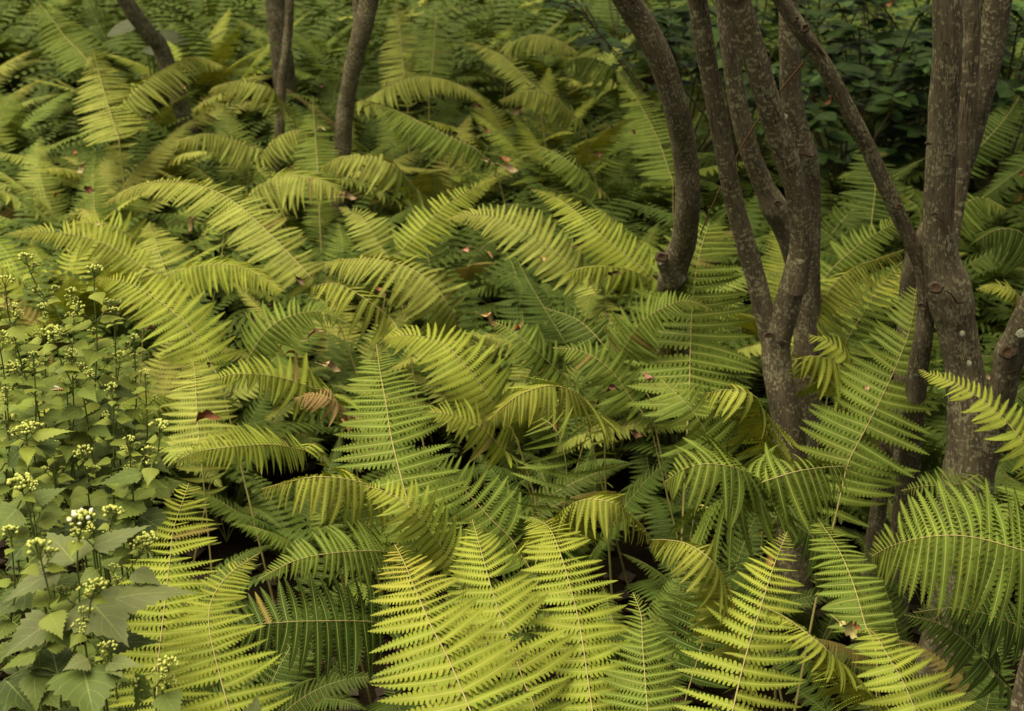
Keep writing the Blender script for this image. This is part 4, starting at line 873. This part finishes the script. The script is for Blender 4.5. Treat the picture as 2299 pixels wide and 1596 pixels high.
# ------------------------------------------------------------------ dark broad-leaved shrubs at the upper right
def shrub_leaf_mesh(seed, wid=.5):
    V, F, U = [], [], []; n = 8; prev = None; r = random.Random(seed); dr = r.uniform(0, .2)
    for i in range(n + 1):
        x = i / n; h = wid * .5 * math.sin(math.pi * x ** .85) ** .8 if 0 < i < n else 0
        row = []
        for f in (-1, 0, 1):
            V.append((x, h * f, .1 * abs(h * f) - dr * x * x)); U.append((x, f)); row.append(len(V) - 1)
        if prev:
            for k in range(2): F.append((prev[k], prev[k + 1], row[k + 1], row[k]))
        prev = row
    return mesh_from('shrub_leaf', V, F, M_SHRUB, U, attr=[r.uniform(-.06, .06)] * len(V))
SHRUB_LEAVES = [shrub_leaf_mesh(k, [.5, .58, .44, .62][k % 4]) for k in range(6)]
def shrub(label, u, v, y, h, rx, n, seed, colr=(0.028, 0.055, 0.016), leaf=.085):
    r = random.Random(seed * 7); top = at_y(u, v, y); base = Vector((top.x, top.y, 0))
    t = thing('leafy_shrub', label, 'shrub', base, 'dark broad-leaved shrubs')
    for k in range(14):
        a = r.uniform(0, 6.28); q = math.sqrt(r.random()) * rx
        e = Vector((q * math.cos(a), q * math.sin(a) * .8, h * r.uniform(.5, 1.0)))
        pts = [Vector((0, 0, 0)), Vector((e.x * .3, e.y * .3, e.z * .55)), e, e + Vector((e.x * .25, e.y * .25, .04))]
        c = catmull(pts, 12)
        V, F, U = tube_data(c, [.005 * (1 - i / 14) + .0008 for i in range(13)], 5)
        tw = link('twig', mesh_from('twig', V, F, M_TWIG, U), t)
        for j in range(n // 6):
            s = r.uniform(.55, 1.0) * 12; i = min(int(s), 11); p = c[i].lerp(c[i + 1], s - i)
            aa = r.uniform(0, 6.28); dv = Vector((math.cos(aa), math.sin(aa), r.uniform(-.35, .25)))
            L = leaf * r.uniform(.6, 1.25); f = r.uniform(.6, 1.3) if r.random() < .85 else r.uniform(1.8, 2.8)
            link('leaf', SHRUB_LEAVES[r.randrange(6)], tw, leaf_matrix(p + dv * .01, dv, Vector((r.uniform(-.3, .3), r.uniform(-.5, .1), 1)), L), (colr[0] * f, colr[1] * f, colr[2] * f))
SHRUBS = [
 ('dark round-leaved shrub between the slanting stem and thick trunk, top edge', 1960, 60, 5.2, .84, .42, 120, 1),
 ('dark shrub with a clear long pale leaf between slanting stem and thick trunk', 1915, 170, 4.9, .72, .36, 108, 2),
 ('blue-green leafy shrub in the top right corner', 2270, 60, 5.1, .86, .42, 110, 3),
 ('dim shrub behind the leaning stem at the right edge', 2280, 170, 4.9, .74, .35, 90, 4),
 ('leafy shrub behind the two forked stems, top edge', 1690, 50, 5.2, .85, .4, 110, 5),
 ('leafy shrub at the top edge left of the forked stems', 1540, 40, 5.5, .88, .45, 110, 6),
 ('shrub in the black gap at the top, left of the thick trunk', 2060, 120, 5.5, .82, .4, 100, 7),
 ('far dark shrub at the top edge right of the thick trunk', 2150, 10, 5.9, 1.0, .5, 110, 8),
 ('far dark shrub at the top edge behind the slanting stem', 1850, 5, 6.0, 1.0, .5, 110, 9),
 ('farthest dark shrub seen between the slanting stem and thick trunk', 1990, -40, 6.4, 1.2, .6, 110, 10),
 ('farthest dark shrub seen right of the leaning stem', 2290, -40, 6.4, 1.2, .6, 100, 11),
 ('farthest dark shrub seen between the forked stems', 1700, -40, 6.8, 1.2, .6, 100, 12),
 ('farthest dark shrub left of the stubbed stem at the top edge', 1400, -30, 7.2, 1.2, .6, 90, 13),
]
for s in SHRUBS: shrub(*s)

# ------------------------------------------------------------------ fern bed: the many ferns between and behind
occ = np.array(OCC); tocc = np.array(TREE_OCC)
def blocked(pts, own=0.02):
    for p in pts:
        u, v, z = project(p)
        if z < 0.3: return True
        d2 = (occ[:, 0] - u) ** 2 + (occ[:, 1] - v) ** 2
        if np.any((d2 < (occ[:, 3] + 12) ** 2) & (occ[:, 2] > z - own)): return True
        d2 = (tocc[:, 0] - u) ** 2 + (tocc[:, 1] - v) ** 2
        if np.any((d2 < (tocc[:, 3] + 30) ** 2) & (tocc[:, 2] > z - 0.05)): return True
    return False
LAND = [('the stubbed stem', 1520, 560), ('the forked tree', 1740, 860), ('the slanting stem', 1960, 360), ('the thick right trunk', 2140, 760), ('the twin trunk', 790, 190), ('the thinnest stem', 640, 130),
        ('the leaning grey stem', 330, 80), ('the herbs', 160, 900), ('the big middle fern', 870, 920), ('the great upright fern', 1550, 700), ('the bottom-centre browned fern', 960, 1400), ('the S-bent fern rib', 480, 1400),
        ('the wide arching fern', 2150, 1230), ('the pale feathery fern', 480, 480), ('the fallen oak leaf', 1905, 1385), ('the top right shrubs', 2250, 120)]
def describe(u, v, z, colr):
    n, lu, lv = min(LAND, key=lambda q: (q[1] - u) ** 2 + 2 * (q[2] - v) ** 2)
    du, dv = u - lu, lv - v
    side = ('right of' if du > 0 else 'left of') if abs(du) > abs(dv) * 1.2 else ('behind' if dv > 0 else 'in front of')
    tone = 'shaded' if colr is G_DEEP_SHADE else ('pale' if colr is G_PALE else 'green')
    blur = 'blurred ' if z > 3.3 else ''
    return f'{blur}{tone} fern filling the bed {side} {n}', n
n_fill = 0
def filler_fern(x, y, sc, colr, seed, nf, zfac=1.0, check=True):
    global n_fill
    r = random.Random(seed); base = Vector((x, y, -0.01)); a0 = r.uniform(0, 6.28)
    todo = []
    for k in range(nf):
        a = a0 + k * 2 * math.pi / nf + r.uniform(-.35, .35)
        for attempt in range(5):
            st, lf, top = FILLERS[r.randrange(len(FILLERS))]
            s = sc * r.uniform(.85, 1.12) * (1 - 0.155 * attempt)
            M = Matrix.Rotation(a, 4, 'Z') @ Matrix.Diagonal((s, s * r.choice((-1, 1)), s * zfac, 1))
            wp = [base + (M @ q) for q in top]
            pr = [project(q) for q in wp]
            if not any(-120 < q[0] < W0 + 120 and -120 < q[1] < H0 + 160 for q in pr): break
            if check and blocked(wp): continue
            todo.append((st, lf, M)); break
    if not todo: return
    pc = project(base + Vector((0, 0, .5 * sc)))
    lab, near = describe(pc[0], pc[1], pc[2], colr)
    t = thing('fern', lab, 'fern', base, 'fern bed near ' + near)
    for st, lf, M in todo:
        f = r.uniform(.78, 1.18); g = r.uniform(-.05, .07)
        c = (colr[0] * f * (1 + g * 2), colr[1] * f, colr[2] * f)
        if r.random() < .012: c = (.17 * f, .13 * f, .045 * f)
        o = link('frond', st, t, M, STRAW if r.random() < .5 else STRAW_G)
        q = link('leaflets', lf, o, None, c); q['kind'] = 'stuff'
    n_fill += 1
def tint(x, y, r):  # deep green stands in for shade at the right and in gaps
    if x > 0.55 + 0.08 * y and y > 2.9: return G_DEEP_SHADE if r.random() < .8 else G_MID
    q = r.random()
    if x > 0.25 * y: return G_MID if q < .6 else G_DEEP_SHADE
    return G_PALE if q < .24 else (G_BRIGHT if q < .38 else (G_MID if q < .7 else G_DEEP_SHADE))
def cell(step, x0, x1, y0, y1, r):
    y = y0
    while y < y1:
        x = x0
        while x < x1:
            yield x + r.uniform(-.45, .45) * step, y + r.uniform(-.45, .45) * step
            x += step
        y += step * .9
r = random.Random(42); k = 0
for x, y in cell(.32, -1.3, 1.4, .75, 3.1, r):          # under the hand-placed fronds: low, with shade put into their darker green
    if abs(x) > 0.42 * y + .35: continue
    k += 1; filler_fern(x, y, r.uniform(.38, .55), G_MID if r.random() < .15 else G_DEEP_SHADE, 1000 + k, 6, .9)
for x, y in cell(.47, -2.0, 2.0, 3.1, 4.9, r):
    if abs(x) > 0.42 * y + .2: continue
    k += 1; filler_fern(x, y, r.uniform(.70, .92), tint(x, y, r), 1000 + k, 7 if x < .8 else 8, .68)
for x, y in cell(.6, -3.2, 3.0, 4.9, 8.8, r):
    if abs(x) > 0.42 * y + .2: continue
    k += 1; filler_fern(x, y, r.uniform(.86, 1.05), G_DEEP_SHADE if x > 0.13 * y else tint(x, y, r), 1000 + k, 8, .68)

# young ferns too many to count, close to the ground, and the leaf litter under them
def understorey():
    r = random.Random(5); V, F, U, A = [], [], [], []
    def strip(p, d, n, L, w, va):
        x = d.normalized(); z = (n - x * n.dot(x)).normalized(); y = z.cross(x); o = len(V)
        for (a, b) in ((0, .35), (0, -.35), (.4, .5), (.4, -.5), (.75, .33), (.75, -.33), (1, 0)):
            V.append(p + x * (L * a) + y * (w * b) - Vector((0, 0, .15 * L * a * a))); U.append((a, b * 2)); A.append(va)
        F.extend([(o, o + 2, o + 3, o + 1), (o + 2, o + 4, o + 5, o + 3), (o + 4, o + 6, o + 5)])
    for x, y in list(cell(.2, -2.6, 2.2, .8, 6.6, r)) + list(cell(.36, -4.6, 4.4, 6.6, 11.0, r)):
        if abs(x) > .42 * y + .2 or (y < 3.0 and r.random() < .6): continue
        for k in range(4 if y > 2.9 else 2):
            a = r.uniform(0, 6.28); L = r.uniform(.28, .42) if y < 3 else (r.uniform(.36, .55) if y < 6.6 else r.uniform(.7, .95)); p = Vector((x, y, 0)); e0, e1 = r.uniform(60, 80), r.uniform(-30, 20)
            hw = r.uniform(.05, .075) * (1 if y < 6.6 else 1.5); va = r.uniform(-.1, .1)
            for i in range(22):
                t = (i + .5) / 22; e = R(e0 + (e1 - e0) * t); T = Vector((math.cos(a) * math.cos(e), math.sin(a) * math.cos(e), math.sin(e))); p = p + T * (L / 22)
                if t < .25: continue
                S = Vector((-math.sin(a), math.cos(a), 0)); N = T.cross(S)
                if N.z < 0: N = -N
                w = blade_width((t - .25) / .75, .6, .35, .8)
                for sg in (1, -1): strip(p, S * sg + T * .3 + Vector((0, 0, -.12)), N, hw * w, hw * .24, va)
    o = link('young_ferns', mesh_from('young_ferns', V, F, M_PINNA, U, attr=A), None, None, G_DEEP_SHADE); o['kind'] = 'stuff'; o['label'] = 'low young ferns covering the ground under the taller ferns'
understorey()
def litter():
    r = random.Random(8); V, F = [], []
    for _ in range(5000):
        y = r.uniform(.8, 7) ; x = r.uniform(-1, 1) * (.45 * y + .2); a = r.uniform(0, 6.28); L = r.uniform(.02, .05); w = L * r.uniform(.3, .5)
        z = .035 * mnoise.noise(Vector((x * .9, y * .9, 0))) - .02 + r.uniform(.004, .02)
        d = Vector((math.cos(a), math.sin(a), r.uniform(-.25, .25))); e = Vector((-math.sin(a), math.cos(a), r.uniform(-.4, .4))); c = Vector((x, y, z)); o = len(V)
        V += [c, c + d * L * .5 + e * w, c + d * L, c + d * L * .5 - e * w]; F += [(o, o + 1, o + 2), (o, o + 2, o + 3)]
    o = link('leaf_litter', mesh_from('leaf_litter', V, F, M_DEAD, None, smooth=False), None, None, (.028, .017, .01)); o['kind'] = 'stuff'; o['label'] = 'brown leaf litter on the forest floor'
litter()
BED = {}
for o in list(bpy.data.objects):
    if o.get('label', '').find('filling the bed') > 0: BED.setdefault(o['label'], []).append(o)
ORD = ['leftmost', 'second from left', 'third from left', 'fourth from left', 'fifth from left', 'sixth from left', 'seventh from left', 'eighth from left', 'ninth from left', 'tenth from left', 'eleventh from left', 'twelfth from left']
for lab, os_ in BED.items():
    if len(os_) < 2: continue
    os_.sort(key=lambda o: project(o.location + Vector((0, 0, .4)))[0])
    short = lab.replace('filling the bed ', '')
    for i, o in enumerate(os_):
        w = ('left' if i == 0 else 'right') + ' one of the two' if len(os_) == 2 else ('rightmost' if i == len(os_) - 1 else ORD[i]) + ' of the'
        o['label'] = w + ' ' + short.replace(' fern ', ' ferns ', 1)

# ------------------------------------------------------------------ fallen leaves
def dead_mesh(seed, wid=.5, curl=.5, lobed=False):
    r = random.Random(seed + 50); V, F = [], []; n = 12; prev = None; bend = r.uniform(-.5, .5)
    for i in range(n + 1):
        x = i / n; h = wid * .5 * math.sin(math.pi * x ** .8) ** 1.1 if 0 < i < n else .008
        h *= r.uniform(.7, 1.15)
        if lobed and i % 3 == 1: h *= .45
        row = []
        for f in (-1, -.5, 0, .5, 1):
            y = h * f; c = curl * (1 + .8 * math.sin(x * 5 + seed)); asym = 1.5 if f > 0 else .6
            V.append((x, y * math.cos(c * f * asym) + bend * x * x * .3, abs(y) * math.sin(c * abs(f) * asym) * 1.7 + .22 * math.sin(x * 4 + seed) + r.uniform(-.015, .015))); row.append(len(V) - 1)
        if prev:
            for q in range(4): F.append((prev[q], prev[q + 1], row[q + 1], row[q]))
        prev = row
    z0 = V[2][2]; o = len(V); V += [(0, .012, z0), (0, -.012, z0), (-.35, .1, z0 + .06), (-.35, .085, z0 + .05)]; F.append((o, o + 2, o + 3, o + 1))
    return mesh_from('fallen_leaf', V, F, M_DEAD)
DEADS = [dead_mesh(k, [.5, .62, .42, .55][k % 4], [.6, 1.1, .8, 1.3][k % 4]) for k in range(10)]
PALE_L, ORANGE_L, BROWN_L, RED_L = (0.44, 0.31, 0.18), (0.26, 0.11, 0.045), (0.11, 0.06, 0.032), (0.12, 0.05, 0.032)
LITTER = [
 ('pale tan curled leaf resting on a fern, upper of the middle two', 688, 762, .57, 42, 25, PALE_L), ('pale orange leaf resting on a fern, lower of the middle two', 722, 822, .58, 42, 5, PALE_L),
 ('orange-brown leaf lying above the flat bright fern', 440, 948, .70, 56, 6, ORANGE_L), ('dark brown leaf cupped in the fern shadow', 555, 715, .52, 42, 0, BROWN_L), ('smaller dark brown leaf beside the cupped one', 596, 692, .52, 28, 20, BROWN_L),
 ('red-brown leaf caught left of the stubbed stem', 1284, 548, .60, 42, -10, RED_L), ('pale leaf lying on the upper centre fern', 763, 446, .56, 36, 10, PALE_L), ('brown leaf behind the fringed fern', 838, 662, .50, 34, 20, BROWN_L),
 ('red leaf behind the tallest herb', 245, 700, .56, 48, 20, RED_L), ('large curled oak leaf on the short fern at right', 1880, 1398, .72, 56, -30, PALE_L), ('orange lobe of leaf under the curled oak leaf', 1905, 1402, .70, 30, -10, ORANGE_L),
 ('pale oval leaf on the large ribbed fern', 1938, 880, .66, 30, 50, PALE_L), ('pale leaf beside the cut branch at right', 2204, 842, .60, 26, -15, PALE_L), ('dark red leaf in the central hollow', 1412, 968, .50, 34, -20, RED_L),
 ('bright orange leaf in the blurred ferns right of the twin trunk', 1080, 288, .62, 24, -10, ORANGE_L), ('orange leaf beside the twin trunk ferns', 866, 194, .66, 16, 70, ORANGE_L), ('red leaf above the bright orange one', 1064, 240, .62, 22, 10, RED_L), ('brown leaf right of the bright orange one', 1150, 252, .58, 30, 25, BROWN_L),
 ('pale curled leaf below the bright orange one', 1085, 362, .58, 24, 10, PALE_L), ('tan crumpled leaf below the bright orange one', 1128, 376, .58, 36, -15, PALE_L), ('red-brown leaf in the dark left of the stubbed stem', 1330, 345, .55, 24, -20, RED_L), ('pink-brown leaf on the blurred pale arch', 1262, 222, .60, 22, -10, RED_L),
 ('orange leaf in the dim ferns at far left', 168, 352, .58, 26, 100, ORANGE_L), ('pale brown leaf under the orange one at far left', 172, 384, .56, 30, 30, PALE_L), ('dark red leaf at far left, lowest of three', 188, 424, .52, 30, -10, RED_L),
 ('bright orange leaf at the right edge', 2284, 452, .60, 24, 40, ORANGE_L), ('upper orange leaf at the right edge', 2290, 396, .60, 20, 60, ORANGE_L), ('orange leaf behind the slanting stem', 1856, 232, .62, 22, 60, ORANGE_L), ('red leaf high left of the forked stems', 1398, 72, .70, 16, 60, RED_L),
 ('red leaf on the shrub at the top edge', 1868, 12, .85, 18, 10, RED_L), ('orange leaf right of the shrub leaf at the top edge', 1990, 8, .85, 22, 0, ORANGE_L), ('dark red leaf on the dim shrub behind the slanting stem', 1900, 218, .62, 20, 0, RED_L),
 ('brown leaf under the right-hand ferns near the tall rib', 1150, 1460, .60, 60, 30, RED_L), ('orange-brown leaf under the wide-spaced fern', 1725, 1245, .66, 44, -80, ORANGE_L), ('brown leaf at the lower right ground', 2155, 1400, .2, 50, 20, BROWN_L), ('tan leaf near the bottom, right of the narrow fern', 1500, 1560, .58, 60, -40, BROWN_L),
]
for i, (label, u, v, z, px, ang, cc) in enumerate(LITTER):
    if cc in (PALE_L, ORANGE_L) and z < .7: z += .05
    p = at_z(u, v, z); k = project(p)[2] / FPX; rr = random.Random(i)
    dv = RT * math.cos(R(ang)) + (UP * .75 + FW * .65).normalized() * math.sin(R(ang)); dv.z += rr.uniform(-.2, .2)
    me = DEADS[rr.randrange(10)] if 'oak' not in label else dead_mesh(77, .7, 1.2, True)
    o = link('fallen_leaf', me, None, leaf_matrix(p, dv, Vector((rr.uniform(-.4, .4), -.7, 1)), px * k * 1.05), tuple(x * rr.uniform(.85, 1.15) for x in cc))
    tag(o, label, 'leaf', 'fallen leaves')

SMALL = {}
rs = random.Random(21)
for k in range(44):
    u = rs.uniform(120, 1500); v = rs.uniform(180, 1000); z = rs.uniform(.5, .66); p = at_z(u, v, z); kk = project(p)[2] / FPX
    a = rs.uniform(0, 6.28); px = rs.uniform(.02, .042)
    o = link('fallen_leaf', DEADS[rs.randrange(10)], None, leaf_matrix(p, Vector((math.cos(a), math.sin(a), rs.uniform(-.5, .5))), Vector((rs.uniform(-.6, .6), rs.uniform(-.9, .2), 1)), px), tuple(x * rs.uniform(.7, 1.2) for x in (BROWN_L, ORANGE_L, PALE_L)[rs.choice((0, 0, 0, 1, 2))]))
    lab, near = describe(u, v, 1, G_MID)
    lab = lab.replace('green fern filling the bed', 'small withered leaf'); tag(o, lab, 'leaf', 'small withered leaves'); SMALL.setdefault(lab, []).append((u, o))
for lab, os_ in SMALL.items():
    if len(os_) < 2: continue
    os_.sort(key=lambda q: q[0])
    for i, (u, o) in enumerate(os_):
        o['label'] = (('left' if i == 0 else 'right') + ' one of the two' if len(os_) == 2 else ('rightmost' if i == len(os_) - 1 else ORD[i]) + ' of the') + ' ' + lab.replace(' leaf ', ' leaves ', 1)

# ------------------------------------------------------------------ small things
pv = [at_y(1806, 138, 2.3), at_y(1750, 206, 2.42), at_y(1708, 262, 2.5), at_y(1672, 318, 2.55), at_y(1640, 380, 2.6), at_y(1605, 450, 2.68), at_y(1575, 520, 2.74), at_y(1560, 570, 2.78)]
V, F, U = tube_data(catmull(pv, 40), [0.0016] * 41, 6)
o = link('vine', mesh_from('vine', V, F, M_VINE, U)); tag(o, 'thin reddish vine strung slantwise between the stems', 'vine')
def broad_plant():
    p = at_y(335, 45, 6.35); base = Vector((p.x, p.y, 0)); r = random.Random(3)
    t = thing('broad_leaved_plant', 'plant with pale broad smooth leaves behind the leaning grey stem', 'plant', base)
    for k in range(4):
        a = k * 1.6 + .3; L = r.uniform(.14, .18); e = Vector((math.cos(a) * .03, math.sin(a) * .03, p.z - r.uniform(0, .12)))
        V, F, U = tube_data(catmull([Vector((0, 0, 0)), e * .5 + Vector((0, 0, .05)), e], 8), [.004] * 9, 5)
        st = link('leaf_stalk', mesh_from('leaf_stalk', V, F, M_STEM, U), t)
        link('leaf', SHRUB_LEAVES[k % 6], st, leaf_matrix(e, Vector((math.cos(a), math.sin(a), -.15)), Vector((0, -.5, 1)), L, 1.3), (.10, .115, .07))
broad_plant()
def hoverfly():
    mb, nt, N, L = nodes_of('striped_fly'); tc = N('ShaderNodeTexCoord'); sp = N('ShaderNodeSeparateXYZ'); L(tc.outputs['Object'], sp.inputs[0])
    fr = math_node(N, L, 'FRACT', math_node(N, L, 'MULTIPLY', sp.outputs['X'], 420.0)); c = mixrgb(N, L, math_node(N, L, 'GREATER_THAN', fr, .5), (0.02, 0.014, 0.01), (0.42, 0.20, 0.03))
    p = N('ShaderNodeBsdfPrincipled'); L(c, p.inputs['Base Color']); p.inputs['Roughness'].default_value = .4
    L(p.outputs[0], N('ShaderNodeOutputMaterial').inputs['Surface'])
    pos = at_y(130, 876, 1.74); t = thing('hoverfly', 'small striped hoverfly in front of the herb leaves', 'insect', pos)
    pts = [Vector((x, 0, z)) for x, z in ((-.008, 0), (-.006, .0004), (-.0035, .0008), (-.001, .001), (.001, .0012), (.0035, .0012), (.006, .001), (.0075, .0006), (.009, .0004))]
    V, F, U = tube_data(pts, [.0004, .0012, .0018, .0018, .0011, .0021, .0018, .0011, .0013], 10)
    link('body', mesh_from('body', V, F, mb, U), t)
    wm = plain('fly_wing', (0.35, 0.33, 0.28), .2, .1)
    for s in (-1, 1):
        V = [(.003, s * .0015, .0025), (-.001, s * .006, .0035), (-.006, s * .008, .004), (-.007, s * .005, .0035), (-.002, s * .002, .003)]
        link('wing', mesh_from('wing', V, [(0, 1, 2, 3, 4)], wm), t)
hoverfly()
print('ferns in the bed:', n_fill, 'objects:', len(bpy.data.objects), 'tris:', sum(len(m.loop_triangles) or sum(len(p.vertices) - 2 for p in m.polygons) for m in bpy.data.meshes))
